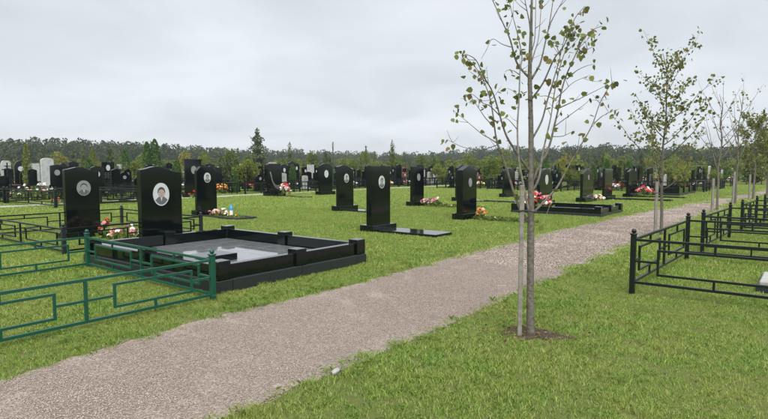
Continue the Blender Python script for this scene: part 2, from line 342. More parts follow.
# ------------------------------------------------------------------ headstones
def top_profile(style, wd, z0, h):
    a = wd/2; n = 14
    if style == 'flat': up = [(a, h), (-a, h)]
    elif style == 'wave':
        up = []
        for i in range(n+1):
            u = 1-i/n; pk = .40
            f = .5-.5*math.cos(math.pi*min(u/pk, 1)) if u < pk else .5+.5*math.cos(math.pi*min((u-pk)/(.94-pk), 1))
            lo = .055 if u < pk else .10
            up.append((-a+wd*u, h-lo*wd/.75*(1-f)))
    elif style == 'arch':
        up = [(a, h-.13*wd)]+[(a*math.cos(math.pi*i/n), h-.28*wd+.28*wd*math.sin(math.pi*i/n)**.8) for i in range(2, n-1)]+[(-a, h-.13*wd)]
    elif style == 'round':
        up = [(a*math.cos(math.pi*i/n), h-.5*wd+.5*wd*math.sin(math.pi*i/n)) for i in range(n+1)]
    elif style == 'peak': up = [(a, h-.16*wd), (a*.12, h), (-a*.12, h), (-a, h-.16*wd)]
    elif style == 'slant': up = [(a, h-.2*wd), (a*.1, h-.02*wd), (-a*.35, h), (-a, h-.08*wd)]
    elif style == 'clip': up = [(a, h-.18*wd), (a*.62, h), (-a*.62, h), (-a, h-.18*wd)]
    elif style == 'ogee':
        up = [(a, h-.3*wd), (a*.8, h-.24*wd), (a*.55, h-.08*wd), (a*.25, h-.02*wd), (0, h), (-a*.25, h-.02*wd), (-a*.55, h-.08*wd), (-a*.8, h-.24*wd), (-a, h-.3*wd)]
    return [(-a, z0), (a, z0)]+up
def ellipse(cy, cz, ry, rz, n=28, a0=0, a1=2*math.pi, close=True):
    m = n if close else n+1
    return [(cy+ry*math.cos(a0+(a1-a0)*i/n), cz+rz*math.sin(a0+(a1-a0)*i/n)) for i in range(m)]
def portrait(par, x, cy, cz, ry, rz, colour=True, detail=True, plate='porcelain'):
    p = MB().prism_x(ellipse(cy, cz, ry, rz), x, x+.008).build('portrait', M[plate], par)
    if detail:
        sk = M['skin' if colour else 'skin_grey']; x1 = x+.008
        su = [(cy-ry*.78, cz-rz*.55)]+[(cy+ry*.86*math.cos(t), cz+rz*.9*math.sin(t)) for t in np.linspace(math.pi*1.22, math.pi*1.78, 12)]+[(cy+ry*.78, cz-rz*.5), (cy+ry*.5, cz-rz*.3), (cy+ry*.2, cz-rz*.18), (cy-ry*.2, cz-rz*.18), (cy-ry*.5, cz-rz*.3)]
        MB().prism_x(su, x1, x1+.0015).build('clothes', M['suit'], p)
        MB().prism_x([(cy-ry*.14, cz-rz*.2), (cy, cz-rz*.62), (cy+ry*.14, cz-rz*.2)], x1+.0015, x1+.0025).build('shirt', M['shirt'], p)
        MB().prism_x(ellipse(cy, cz+rz*.14, ry*.42, rz*.42), x1+.0025, x1+.004).build('face', sk, p)
        MB().prism_x(ellipse(cy, cz+rz*.2, ry*.47, rz*.44, 16, -.25, math.pi+.25, False)+ellipse(cy, cz+rz*.2, ry*.37, rz*.24, 12, math.pi, 0, False), x1+.004, x1+.005).build('hair', M['hair'], p)
        for sg in (-1, 1): MB().prism_x(ellipse(cy+sg*ry*.17, cz+rz*.17, ry*.09, rz*.035, 10), x1+.004, x1+.005).build('eye', M['portrait_shade'], p)
        MB().prism_x(ellipse(cy, cz-rz*.12, ry*.13, rz*.025, 10), x1+.004, x1+.005).build('mouth', M['portrait_shade'], p)
        MB().prism_x([(cy-ry*.05, cz-rz*.0), (cy+ry*.07, cz-rz*.0), (cy+ry*.02, cz+rz*.14)], x1+.004, x1+.005).build('nose', M['portrait_shade'], p)
    return p
def headstone(label, X, Y, wd, h, t=.12, top='flat', ph=.16, pw=None, pd=.3, pt=None, slab=None, m='granite', rz=0, near=False, group=None, cap=False):
    """X,Y: foot of the stele; the front faces +X"""
    root = empty('headstone', (X, Y, 0), rz); tag(root, label, 'headstone', group)
    pw = pw or wd+.16
    MB().box(-pd/2, pd/2, -pw/2, pw/2, -.03, ph).build('plinth', M[m], root, bevel=.008)
    MB().prism_x(top_profile(top, wd, ph, h), -t/2, t/2).build('stele', M[m], root, bevel=.007 if near else .01)
    if cap: MB().box(-t/2-.06, t/2+.06, -wd/2-.06, wd/2+.06, h, h+.07).build('cornice', M[m], root, bevel=.01)
    if pt: portrait(root, t/2, pt[0], pt[1], pt[2], pt[3], *(pt[4:]))
    if slab:
        ln, sw, sh = slab
        MB().box(pd/2+.004, pd/2+ln, -sw/2, sw/2, -.02, sh).build('slab', M[m], root, bevel=.008)
        BLOCK.append((X+pd/2, X+pd/2+ln, Y-sw/2, Y+sw/2))
    BLOCK.append((X-pd/2, X+pd/2, Y-pw/2, Y+pw/2))
    return root

# --- granite plot in front, with kerbs, corner blocks and tiled floor
def kerb_plot(label, x0, x1, y0, y1, zb, zc, zp, ps, tiles, nx, midx, midy, group=None):
    """zb base-course height, zc kerb top, zp block top; blocks at corners and listed middles"""
    root = empty('grave_kerb', (x0, y0, 0)); tag(root, label, 'grave plot', group); W, D = x1-x0, y1-y0
    bw = .22
    def course(a0, a1, fixed0, fixed1, along):
        n = max(1, round((a1-a0)/.62)); st = (a1-a0)/n
        for i in range(n):
            u0, u1 = a0+i*st+.0025, a0+(i+1)*st-.0025; dz = rnd.uniform(-.002, .002)
            b = MB().box(u0, u1, fixed0, fixed1, -.04, zb+dz) if along == 'x' else MB().box(fixed0, fixed1, u0, u1, -.04, zb+dz)
            b.build('base_stone', M['granite_rough'], root, bevel=.006)
    course(0, W, 0, bw, 'x'); course(0, W, D-bw, D, 'x'); course(bw+.003, D-bw-.003, 0, bw, 'y'); course(bw+.003, D-bw-.003, W-bw, W, 'y')
    k0, k1 = .055, .165                                     # upper kerb inset
    def run(a, b, f0, f1, along):
        bx = MB().box(a, b, f0, f1, zb+.003, zc) if along == 'x' else MB().box(f0, f1, a, b, zb+.003, zc)
        bx.build('kerb', M['granite'], root, bevel=.006)
    cxs = [.11]+list(midx)+[W-.11]; cys = [.11]+list(midy)+[D-.11]; hs = ps/2
    for f0, f1, fy in ((k0, k1, .11), (D-k1, D-k0, D-.11)):
        for a, b in zip(cxs[:-1], cxs[1:]): run(a+hs+.002, b-hs-.002, f0, f1, 'x')
        for cx_ in cxs: MB().box(cx_-hs, cx_+hs, fy-hs, fy+hs, zb+.003, zp).build('block', M['granite'], root, bevel=.008)
    for f0, f1, fx in ((k0, k1, .11), (W-k1, W-k0, W-.11)):
        for a, b in zip(cys[:-1], cys[1:]): run(a+hs+.002, b-hs-.002, f0, f1, 'y')
        for cy_ in cys[1:-1]: MB().box(fx-hs, fx+hs, cy_-hs, cy_+hs, zb+.003, zp).build('block', M['granite'], root, bevel=.008)
    ny = max(1, round((D-2*bw)/((W-2*bw)/nx))); sx, sy = (W-2*bw)/nx, (D-2*bw)/ny
    tm = MB().box(-sx/2+.003, sx/2-.003, -sy/2+.003, sy/2-.003, -.05, 0).mesh('tile', [M[tiles]], bevel=.003)
    for i in range(nx):
        for j in range(ny):
            o = link('tile', tm, root, (bw+(i+.5)*sx, bw+(j+.5)*sy, zb+.012+rnd.uniform(-.0015, .0015)))
            o.rotation_euler = (rnd.uniform(-.0012, .0012), rnd.uniform(-.0012, .0012), 0)
    BLOCK.append((x0, x1, y0, y1)); return root
kerb_plot('large black granite grave plot with low kerb, square corner blocks and shiny tiled floor', -9.05, -5.52, 3.86, 6.62, .15, .33, .385, .19, 'tile', 6, [1.75], [1.38])
# platform and stele behind the plot
root = headstone('black headstone with wavy top and oval colour portrait, standing on the large granite plot', -9.28, 5.32, .78, 1.53, .14, 'wave', .22, 1.7, .42, (-.02, 1.03, .155, .205), near=True)
o = MB().box(-7.05, -6.62, 4.25, 4.98, .164, .26).build('flower_trough', M['granite'], bevel=.006); tag(o, 'low black granite block lying on the shiny floor of the large grave plot', 'stone block')
# --- individually seen headstones
headstone('large black headstone with wavy top and engraved round portrait, inside the low black fence', -12.45, 5.33, .70, 1.52, .13, 'wave', .14, .95, .34, (.02, 1.07, .145, .165, False, True, 'porcelain_grey'), near=True)
def hs_px(label, px0, px1, yb, yt, **k):
    """stele whose front spans photo columns px0..px1, standing at photo row yb; sizes become metres"""
    xm = (px0+px1)/2; X, Y = G(xm, yb); hh = k.pop('h', None) or height(xm, yb, yt)
    d0, d1 = ray(px0, (yb+yt)/2), ray(px1, (yb+yt)/2); w_ = d1[1]*X/d1[0]-d0[1]*X/d0[0]
    return headstone(label, X, Y, max(.35, float(w_)-.04), hh, **k), X, Y, hh
def P(h, f=.72, r=.13, *a): return (0.02, h*f, r, r*1.3, *a)
r_, X206, Y206, hh = hs_px('black slant-shouldered headstone with oval portrait right of the large granite plot, flowers before it', 196, 217, 216, 166.5, top='clip', ph=.2, pt=P(1.5, .8, .12, False))
r_, X, Y, hh = hs_px('tall flat black headstone with a cornice, standing behind the oval-portrait stone near the plot', 185, 202, 197, 160.5, cap=True, pt=P(1.8, .78, .16, False, False, 'porcelain_grey'), ph=.22)
r_, X345, Y345, hh = hs_px('black peaked headstone with oval portrait and slab, left of the flat-topped one', 337, 353, 211, 165, top='slant', ph=.2, pt=P(1.55, .74, .12, False), slab=(1.55, .6, .07), pd=.4)
r_, X378, Y378, hh = hs_px('flat-topped black headstone with oval portrait and a black slab on open lawn', 368.5, 388.5, 231, 166, top='flat', ph=.17, pt=P(1.5, .78, .115, False), slab=(1.62, .68, .075), pd=.42, near=True, t=.16)
hs_px('narrow flat black headstone with a bed of faded flowers, middle of the lawn', 411, 423, 206, 166.5, ph=.2, pt=P(1.5, .76, .11, False, False, 'porcelain_grey'), pd=.4)
r_, X467, Y467, hh = hs_px('black gabled headstone with faint engraved portrait just left of the staked tree', 459, 474, 219, 165.5, top='peak', ph=.19, pt=P(1.5, .72, .1, False, False, 'porcelain_grey'), pd=.4, t=.2)
hs_px('black gabled headstone half hidden behind the gabled one left of the staked tree', 456, 467, 201, 164.5, top='peak', ph=.2, slab=(2.6, .55, .07), pd=.4)
hs_px('black headstone on the lawn seen between left branches of the staked tree', 503, 514, 197, 168, top='arch', ph=.2, pd=.4, slab=(1.2, .5, .06))
hs_px('black round-topped headstone with pale oval portrait right behind the staked tree trunk', 538, 551, 206, 168.5, top='round', ph=.22, pt=P(1.45, .72, .15, True, False))
hs_px('slender black gabled headstone beyond the kerbed plot right of the staked tree', 581, 592, 202, 168.5, top='peak', ph=.22, pd=.42, pt=P(1.45, .75, .09, False, False, 'porcelain_grey'))
hs_px('slim black headstone with long flat slab near the path, right of the staked tree', 603, 611, 199.5, 169, top='flat', ph=.2, slab=(2.6, .6, .09), pd=.4)
hs_px('slim black slanted headstone with a thin slab left of the leafy young linden', 627, 636, 197, 169, top='slant', ph=.2, slab=(2.3, .6, .08), pd=.4)
hs_px('tall black arched headstone with pale oval portrait beyond the lawn, left of centre', 319, 332, 195, 163.5, top='arch', ph=.22, pt=P(1.55, .76, .16, True, False), pd=.45)
r_, X275, Y275, hh = hs_px('black headstone draped with a carved grey cloth, left of centre', 267, 282, 196, 163, top='slant', ph=.28, pd=.5, slab=(2.4, .5, .04))
dr = MB()                                                   # carved drape of the same stone
wst = .62
for k in range(9):
    u = k/8; dr.tube([(.078+.012*math.sin(k*2.1+v*5), -wst/2-.03+.012*k*(1-v)+wst*1.0*v**1.25, .36+(.95-.03*k)*(1-v)**2.3+.026*k*v) for v in np.linspace(0, 1, 12)], [.022+.012*v for v in np.linspace(0, 1, 12)], 5)
dr.build('carved_drape', M['granite_grey'], r_, smooth=True)
MB().box(-.09, .09, -wst/2-.02, .12, hh-.05, hh+.03).build('drape_top', M['concrete'], r_, bevel=.02)
hs_px('black arched headstone with pale portrait behind red and yellow flowers beside the lime bush', 239, 250, 187, 165, top='arch', h=1.75, ph=.2, pt=P(1.7, .78, .15, True, False))
hs_px('tall pale grey marble stele at far left', 42, 55, 196, 158, top='arch', m='marble', ph=.2, t=.2)
hs_px('black wavy-topped headstone with engraved portrait partly behind the nearer wavy one at left', 51, 67, 199, 164.5, top='wave', ph=.2, pt=(-.05, 1.28, .13, .14, False, False, 'porcelain_grey'), pd=.4)
r_, X, Y, hh = hs_px('flat black headstone with oval portrait and engraved lines, between the two large wavy headstones', 102, 115, 188, 161, top='flat', h=1.95, ph=.2, pt=(0, 1.52, .15, .22, True, False))
for k in range(5):                                          # engraved lines too small to read
    for q in range(3): MB().box(.061, .064, -.3+.2*q+.02*((k*7+q) % 3), -.14+.2*q+.02*((k+q) % 2), 1.12-.09*k, 1.15-.09*k).build('engraved_line', M['granite_grey'], r_)
hs_px('black round-topped headstone with round portrait near the left edge', 15, 28, 190, 158.5, top='round', h=2.0, ph=.2, pt=(0, 1.45, .17, .17, False, False))
r_, X, Y, hh = hs_px('white headstone with a dark rose drawing at the left edge', 2, 12, 188, 155, top='clip', h=2.05, m='marble', ph=.3)
rs = MB(); rs.tube([(.068, -.05, 1.0), (.068, .0, 1.3), (.068, .02, 1.55)], [.014]*3, 5); rs.ball((.07, .03, 1.62), .075, 8, 5); rs.tube([(.068, 0, 1.25), (.068, .16, 1.42), (.068, .2, 1.55)], [.012]*3, 5); rs.tube([(.068, -.03, 1.15), (.068, -.16, 1.25)], [.02, .05], 5)
rs.build('rose_drawing', M['hair'], r_)
x_, y_ = G(9, 193); root = empty('grave_bench', (x_, y_, 0)); tag(root, 'red brown stone bench under the white rose headstone at left edge', 'bench')
MB().box(-.2, .2, -.6, .6, .42, .5).build('seat', M['redstone'], root, bevel=.01)
for sy in (-.45, .45): MB().box(-.15, .15, sy-.06, sy+.06, 0, .419).build('leg', M['redstone'], root, bevel=.01)

# second kerbed plot behind the staked tree
kx0, ky0 = -8.0, 17.15
kerb_plot('black granite kerbed grave plot with corner blocks, right behind the staked tree', -8.0, -5.05, 17.15, 19.6, .1, .25, .32, .2, 'tile', 5, [], [1.22])
# low granite enclosures far right
kerb_plot('long low black granite grave enclosure beyond the path, behind the leafy young linden', -8.3, -5.6, 32.6, 37.6, .14, .42, .5, .2, 'marble', 5, [], [1.6, 3.3])
# pale slab inside the nearest right fence
root = empty('grave_slab', (-.5, 8.4, 0)); tag(root, 'pale stone grave slab cut off by the right edge inside the nearest right fence', 'slab')
MB().box(0, 1.5, -.45, .45, -.02, .075).build('base', M['granite_rough'], root, bevel=.008); MB().box(.03, 1.45, -.4, .4, .077, .13).build('top', M['concrete'], root, bevel=.012)
BLOCK.append((-.5, 1.0, 7.95, 8.85))

# ------------------------------------------------------------------ flowers and beds
FK = ['f_red', 'f_pink', 'f_white', 'f_yellow', 'f_orange', 'f_peach', 'f_lilac', 'f_blue']
def bloom_arrays(n, sx, sy, h, cols, size, seed, low=.3):
    g = np.random.default_rng(seed); V = []; mi = []
    for i in range(n):
        a, r = g.uniform(0, 6.28), math.sqrt(g.uniform(0, 1)); c = np.array([sx*r*math.cos(a), sy*r*math.sin(a), h*(low+(1-low)*(1-r*r*.7))*g.uniform(.75, 1.1)])
        mcol = cols[int(g.integers(len(cols)))]; s = size*g.uniform(.7, 1.25)
        for k in range(9):
            th = g.uniform(0, 6.28); ph = g.uniform(.1, 1.3); d = np.array([math.cos(th)*math.sin(ph), math.sin(th)*math.sin(ph), math.cos(ph)])
            u = np.cross(d, [0, 0, 1.]); u /= np.linalg.norm(u)+1e-6; v = np.cross(d, u); p = c+d*s*.45
            V.append([p-u*s*.42, p-v*s*.3+d*s*.1, p+u*s*.42, p+v*s*.45]); mi.append(mcol)
    return np.array(V), mi
def leaf_arrays(n, sx, sy, h, size, seed, low=.15):
    g = np.random.default_rng(seed); a = g.uniform(0, 6.28, n); r = np.sqrt(g.uniform(0, 1, n))
    c = np.stack([sx*r*np.cos(a), sy*r*np.sin(a), h*(low+(1-low)*g.uniform(0, 1, n)*(1-r*r*.6))], 1)
    return cards(c, size, g), g.uniform(0, 1, n)
def cards(c, size, g, flat=0.):
    n = len(c); u = g.normal(size=(n, 3)); u[:, 2] *= (1-flat); u /= np.linalg.norm(u, axis=1)[:, None]
    v = g.normal(size=(n, 3)); v -= u*(u*v).sum(1)[:, None]; v /= np.linalg.norm(v, axis=1)[:, None]
    s = (size*g.uniform(.6, 1.3, n))[:, None]
    return np.stack([c-u*s*.55, c-v*s*.32+u*s*.08, c+u*s*.55, c+v*s*.32+u*s*.08], 1)
FLOW = {}
def flowers(name, label, X, Y, sx, sy, h, cols, n, size=.05, nl=60, seed=1, cat='flowers', group=None, z=0., share=None, pot=None):
    root = empty(name, (X, Y, z)); tag(root, label, cat, group)
    key = share or (label, X, Y)
    if key not in FLOW:
        ci = [FK.index('f_'+c) for c in cols]; V, mi = bloom_arrays(n, sx, sy, h, list(range(len(ci))), size, seed)
        bm_ = poly_mesh('blooms', V, 4, [M['f_'+c] for c in cols], mi)
        LV, tn = leaf_arrays(nl, sx*1.05, sy*1.05, h*.85, size*1.3, seed+50); lm = poly_mesh('foliage', LV, 4, [M['bush']], None, tn)
        FLOW[key] = (bm_, lm)
    link('blooms', FLOW[key][0], root)['kind'] = 'stuff'; link('foliage', FLOW[key][1], root)['kind'] = 'stuff'
    if pot: MB().tube([(0, 0, -.0), (0, 0, pot)], [sx*.45, sx*.6], 10).build('pot', M['granite'], root)
    return root
def low_kerb(label, x0, x1, y0, y1, m='granite_rough'):
    root = empty('flower_bed_kerb', (x0, y0, 0)); tag(root, label, 'kerb'); W, D = x1-x0, y1-y0
    for b in ((0, W, 0, .07), (0, W, D-.07, D), (W-.07, W, .073, D-.073), (0, .07, .073, D-.073)): MB().box(*b, -.03, .07).build('kerb_stone', M[m], root, bevel=.005)
    MB().box(.072, W-.072, .072, D-.072, -.02, .035).build('soil', M['soil'], root)
    BLOCK.append((x0, x1, y0, y1))
flowers('flower_pots', 'low mix of pink, red and white flowers in front of the fenced wavy headstone', -11.2, 5.75, .3, .5, .3, ['pink', 'peach', 'white', 'peach', 'pink'], 26, .085, 110, 3)
flowers('rose_bunch', 'small bunch of red flowers beside the fenced wavy headstone', -11.75, 5.45, .14, .14, .42, ['red', 'pink'], 6, .09, 24, 4)
low_kerb('thin dark kerb of the flower bed before the slant-shouldered headstone', X206+.3, X206+2.0, Y206-.35, Y206+.35)
flowers('grave_flowers', 'peach and white flowers on the kerbed bed right of the large granite plot', X206+.65, Y206, .32, .26, .24, ['peach', 'white', 'pink', 'peach'], 16, .1, 50, 5)
flowers('ground_plants', 'low green plants on the kerbed bed right of the large granite plot', X206+1.45, Y206, .42, .26, .13, ['white', 'yellow'], 3, .05, 160, 6)
root = empty('grave_lantern', (X206+1.05, Y206+.16, 0)); tag(root, 'small grave lantern with a blue top on the kerbed flower bed', 'lantern')
MB().tube([(0, 0, .03), (0, 0, .05), (0, 0, .2), (0, 0, .24)], [.06, .05, .05, .03], 10).build('glass', M['f_white'], root); MB().tube([(0, 0, .241), (0, 0, .3), (0, 0, .36), (0, 0, .4)], [.065, .06, .03, .012], 10).build('lid', M['f_blue'], root)
Xf, Yf = G(193, 198); flowers('grave_flowers', 'pink and white flowers at the foot of the tall headstone with the cornice', Xf+.35, Yf, .25, .45, .35, ['pink', 'white', 'red'], 10, .14, 30, 7)
Xf, Yf = G(417, 206); flowers('faded_flowers', 'faded pink and cream flowers at the foot of the narrow flat headstone', Xf+.75, Yf, .5, .38, .36, ['peach', 'white', 'pink', 'lilac'], 22, .12, 80, 8)
flowers('ground_plants', 'low scrubby plants on the grave of the narrow flat headstone', Xf+2.0, Yf, 1.0, .36, .2, ['yellow', 'white', 'peach'], 8, .06, 380, 9)
flowers('grave_flowers', 'orange and red flowers at the foot of the gabled headstone left of the staked tree', X467+.42, Y467+.12, .16, .2, .32, ['orange', 'red', 'peach', 'orange'], 12, .1, 24, 10)
flowers('ground_cover', 'low green ground cover on the grave of the gabled headstone left of the staked tree', X467+1.2, Y467, 1.0, .34, .16, ['peach', 'white'], 3, .05, 900, 11, cat='plants')
Xf, Yf = G(282, 193.5); flowers('round_bouquet', 'round red and pink bouquet at the foot of the draped headstone', X275+.75, Y275+.1, .3, .3, .62, ['red', 'pink', 'white', 'peach'], 30, .16, 20, 12)
Xf, Yf = G(257, 189); flowers('bright_flowers', 'bright red flowers between the lime bush and the draped headstone', Xf, Yf-.4, .3, .5, .55, ['red', 'red', 'pink'], 14, .2, 30, 13)
flowers('bright_flowers', 'bright yellow flowers between the lime bush and the draped headstone', Xf, Yf+.75, .3, .4, .5, ['yellow', 'yellow', 'orange'], 12, .18, 30, 14)
Xf, Yf = G(560, 205.5); flowers('large_bouquet', 'large red, cream and pink bouquet on the kerbed plot behind the staked tree', -7.35, 17.75, .55, .55, .62, ['red', 'white', 'peach', 'red', 'pink'], 44, .14, 60, 15)
Xf, Yf = G(597, 201); flowers('grave_flowers', 'white and red flowers on the grass beside the slender gabled headstone', Xf, Yf, .3, .55, .26, ['white', 'white', 'red', 'peach'], 20, .12, 20, 16)
Xf, Yf = G(645, 197.5); flowers('red_bouquet', 'red and white flowers on the thin slab left of the leafy young linden', Xf, Yf, .4, .75, .55, ['red', 'red', 'white', 'pink'], 26, .17, 40, 17)
Xf, Yf = G(117, 188); flowers('pink_bouquet', 'pink bouquet in a dark pot beside the headstone with engraved lines', Xf, Yf+.1, .35, .5, .62, ['pink', 'pink', 'red', 'white'], 20, .18, 30, 18)
Xf, Yf = G(36, 200); flowers('white_flowers', 'bushy pale flowers in front of the pale stele at far left', Xf, Yf, .7, 1.0, .75, ['white', 'white', 'peach'], 26, .13, 420, 19)
Xf, Yf = G(62, 204); flowers('pink_flowers', 'small pink flowers behind the dark fence post at far left', Xf, Yf, .3, .4, .3, ['pink', 'orange', 'peach'], 12, .12, 60, 20)
Xf, Yf = G(97, 187); flowers('white_bouquet', 'white bouquet left of the headstone with engraved lines', Xf, Yf, .3, .4, .55, ['white', 'yellow'], 12, .16, 40, 21)

# ------------------------------------------------------------------ young lindens along the path, with stakes
def leaf_poly(n, pts, size, g, hang=.35):
    """five-cornered broad leaves at pts, drooping"""
    u = g.normal(size=(n, 3)); u[:, 2] -= hang*2; u /= np.linalg.norm(u, axis=1)[:, None]
    v = g.normal(size=(n, 3)); v -= u*(u*v).sum(1)[:, None]; v /= np.linalg.norm(v, axis=1)[:, None]
    nn = np.cross(u, v); s = (size*g.uniform(.65, 1.25, n))[:, None]
    a = pts+u*s*.12
    return np.stack([a, a+u*s*.22+v*s*.42+nn*s*.08, a+u*s*.62+v*s*.36+nn*s*.1, a+u*s*1.0, a+u*s*.62-v*s*.36+nn*s*.1, a+u*s*.22-v*s*.42+nn*s*.08], 1)
def smooth_line(pts, n=5):
    pts = [Vector(p) for p in pts]
    if len(pts) < 3: return pts
    out = []
    for i in range(len(pts)-1):
        p0 = pts[max(i-1, 0)]; p1 = pts[i]; p2 = pts[i+1]; p3 = pts[min(i+2, len(pts)-1)]
        for k in range(n):
            t = k/n; out.append(.5*((2*p1)+(p2-p0)*t+(2*p0-5*p1+4*p2-p3)*t*t+(3*p1-p0-3*p2+p3)*t**3))
    return out+[pts[-1]]
# the near tree: limbs surveyed from the photo, each bending toward or away from the camera
tdep = float(np.dot(np.array([TX, TY, -CAM_H]), FWD))
tree = empty('young_linden', (TX, TY, 0)); tag(tree, 'nearest young linden with sparse leaves, tied to a wooden stake beside the gravel path', 'tree')
base = Vector((TX, TY, 0))
def tp(x, y, off): 
    # depth along the axis of an upright tree
    d = ray(x, y); k = tdep_at(y)+off
    return Vector((*(d*k),))+Vector((0, 0, CAM_H))-base
def tdep_at(y):                                               # depth of the vertical trunk line at photo row y
    d = ray(530.5, y); return float((TX*d[0]+TY*d[1])/(d[0]**2+d[1]**2))
trunk_px = [(530.5, 337, .062), (530.5, 325, .050), (530.3, 290, .046), (530.6, 250, .044), (530.8, 215, .043), (531, 180, .037), (531, 140, .033), (530.6, 110, .03), (529.8, 75, .027), (530.8, 40, .02), (531.8, 0, .014), (532.5, -35, .009), (532, -70, .004)]
pts = smooth_line([tp(x, y, 0) for x, y, r in trunk_px], 4); rr = list(np.interp(np.linspace(0, 1, len(pts)), np.linspace(0, 1, len(trunk_px)), [t_[2] for t_ in trunk_px]))
rr = [r*.70 for r in rr]; mb = MB(); mb.tube(pts, [r*(1+.06*rnd.uniform(-1, 1)) for r in rr], 12)
for k in range(26):
    i = rnd.randrange(6, len(pts)-10); a = rnd.uniform(0, 6.28); p = pts[i]; mb.ball(p+Vector((math.cos(a), math.sin(a), 0))*rr[i]*.95, rnd.uniform(.004, .009), 6, 4)
mb.build('trunk', M['bark'], tree, smooth=True)
LIMBS = [  # (radius at root, depth gain at the tip, pale?, leaf weight, points)
 (.019, .35, 0, 1.0, [(529, 222), (519, 207), (511, 183), (504, 160), (497, 143), (493, 115), (489, 95), (479, 72), (462, 53)]),
 (.017, -.25, 0, 1.1, [(530, 172), (516, 151.5), (507, 137), (501.6, 121.5), (493, 93), (484, 77), (476, 60), (466, 54)]),
 (.015, -.3, 1, 1.5, [(529.5, 215), (523, 183), (519, 160), (517.4, 129), (519, 100), (520, 71), (522, 57), (518, 36), (513, 17), (508, -4)]),
 (.014, .2, 0, 1.0, [(529.5, 78), (517, 63), (510, 39), (503, 23), (493, 1), (487, -12)]),
 (.010, -.1, 0, .4, [(530.5, 32), (529, 20), (525, 0), (522, -25)]),
 (.011, -.3, 0, 1.6, [(531.5, 99), (543, 83), (554, 59), (563, 47), (570, 32), (575, 18), (585, 6)]),
 (.014, .3, 0, .6, [(531.5, 79), (538.6, 67), (541.5, 59), (546, 39), (549, 26), (553, 0), (555, -25)]),
 (.007, .2, 0, .3, [(548.6, 27), (555, 14), (563, 0), (570, -14)]),
 (.008, -.2, 1, .5, [(531.5, 62), (534.5, 52), (538.6, 37), (541.5, 0), (542, -30)]),
 (.007, .1, 1, .3, [(532, 50), (535, 36), (535.8, 0), (537, -25)]),
 (.013, .25, 0, 1.4, [(531.5, 140), (541.5, 121.5), (547, 101.5), (553, 81.5), (559, 61), (564, 40), (569, 27)]),
 (.014, -.3, 1, 1.3, [(532, 192), (539, 178), (542, 157), (546.5, 136), (551, 116), (555, 89), (561, 63), (568, 45), (575, 30)]),
 (.018, .3, 0, 1.6, [(531.5, 183), (542, 161), (546.5, 154), (551, 140), (554, 127), (558, 110), (561, 93), (566, 76), (574, 58), (580, 45), (586, 36), (594, 29), (602, 26)]),
 (.006, .2, 0, .4, [(555, 126), (570, 115), (585, 104), (590, 99)]),
 (.005, .25, 0, .1, [(553, 136.5), (563, 136), (571.6, 132), (575, 131)]),
 (.007, .4, 0, .3, [(559, 108), (570, 103), (583, 97), (603, 87), (608, 84)]),
 (.006, .1, 0, .15, [(554, 100), (564, 91), (574, 82), (590, 75)]),
 (.006, .35, 0, .3, [(567, 79), (576, 71), (586, 66), (594.5, 64)]),
 (.006, .3, 0, 1.0, [(578, 49), (584, 52), (589, 48.5), (593, 47)]),
 (.016, .2, 0, 1.2, [(532, 214), (546.6, 199), (557.5, 186.5), (567, 169), (577, 151.5), (586, 136.5), (593, 123), (600, 103), (609, 87), (614, 81)]),
 (.006, .3, 0, 1.4, [(594, 123.6), (601, 117), (607, 113.6), (615, 110)]),
 (.004, -.1, 1, .1, [(555, 192), (550, 205), (546, 216), (543, 225)]),
 (.008, .4, 0, .7, [(497, 143), (489, 138), (481.5, 133.6), (464, 119), (453, 110)]),
 (.007, .3, 0, .7, [(494.5, 127), (486, 118.6), (480, 110), (474, 101), (468, 94)]),
 (.006, -.2, 0, 1.4, [(500, 116), (490, 106), (483, 103), (472, 94), (466, 97)]),
 (.004, -.3, 0, .8, [(484, 84), (476, 76), (469, 71)]),
 (.004, -.3, 1, .5, [(519, 97), (513, 91), (507, 88)]),
 (.005, -.2, 0, .8, [(520, 75), (514, 71), (508, 70), (505, 72)]),
 (.005, .2, 0, .6, [(511, 47), (502, 44), (494, 39), (489, 41)]),
 (.005, .2, 0, .5, [(497, 145), (480, 150), (463, 147), (450, 141), (446, 140)]),
 (.005, -.2, 0, .6, [(557, 100), (547, 96), (540, 96), (535, 94)]),
 (.005, -.25, 0, .6, [(517.5, 130), (511, 122), (505, 118), (499, 122)]),
]
lp = []; g = np.random.default_rng(21)
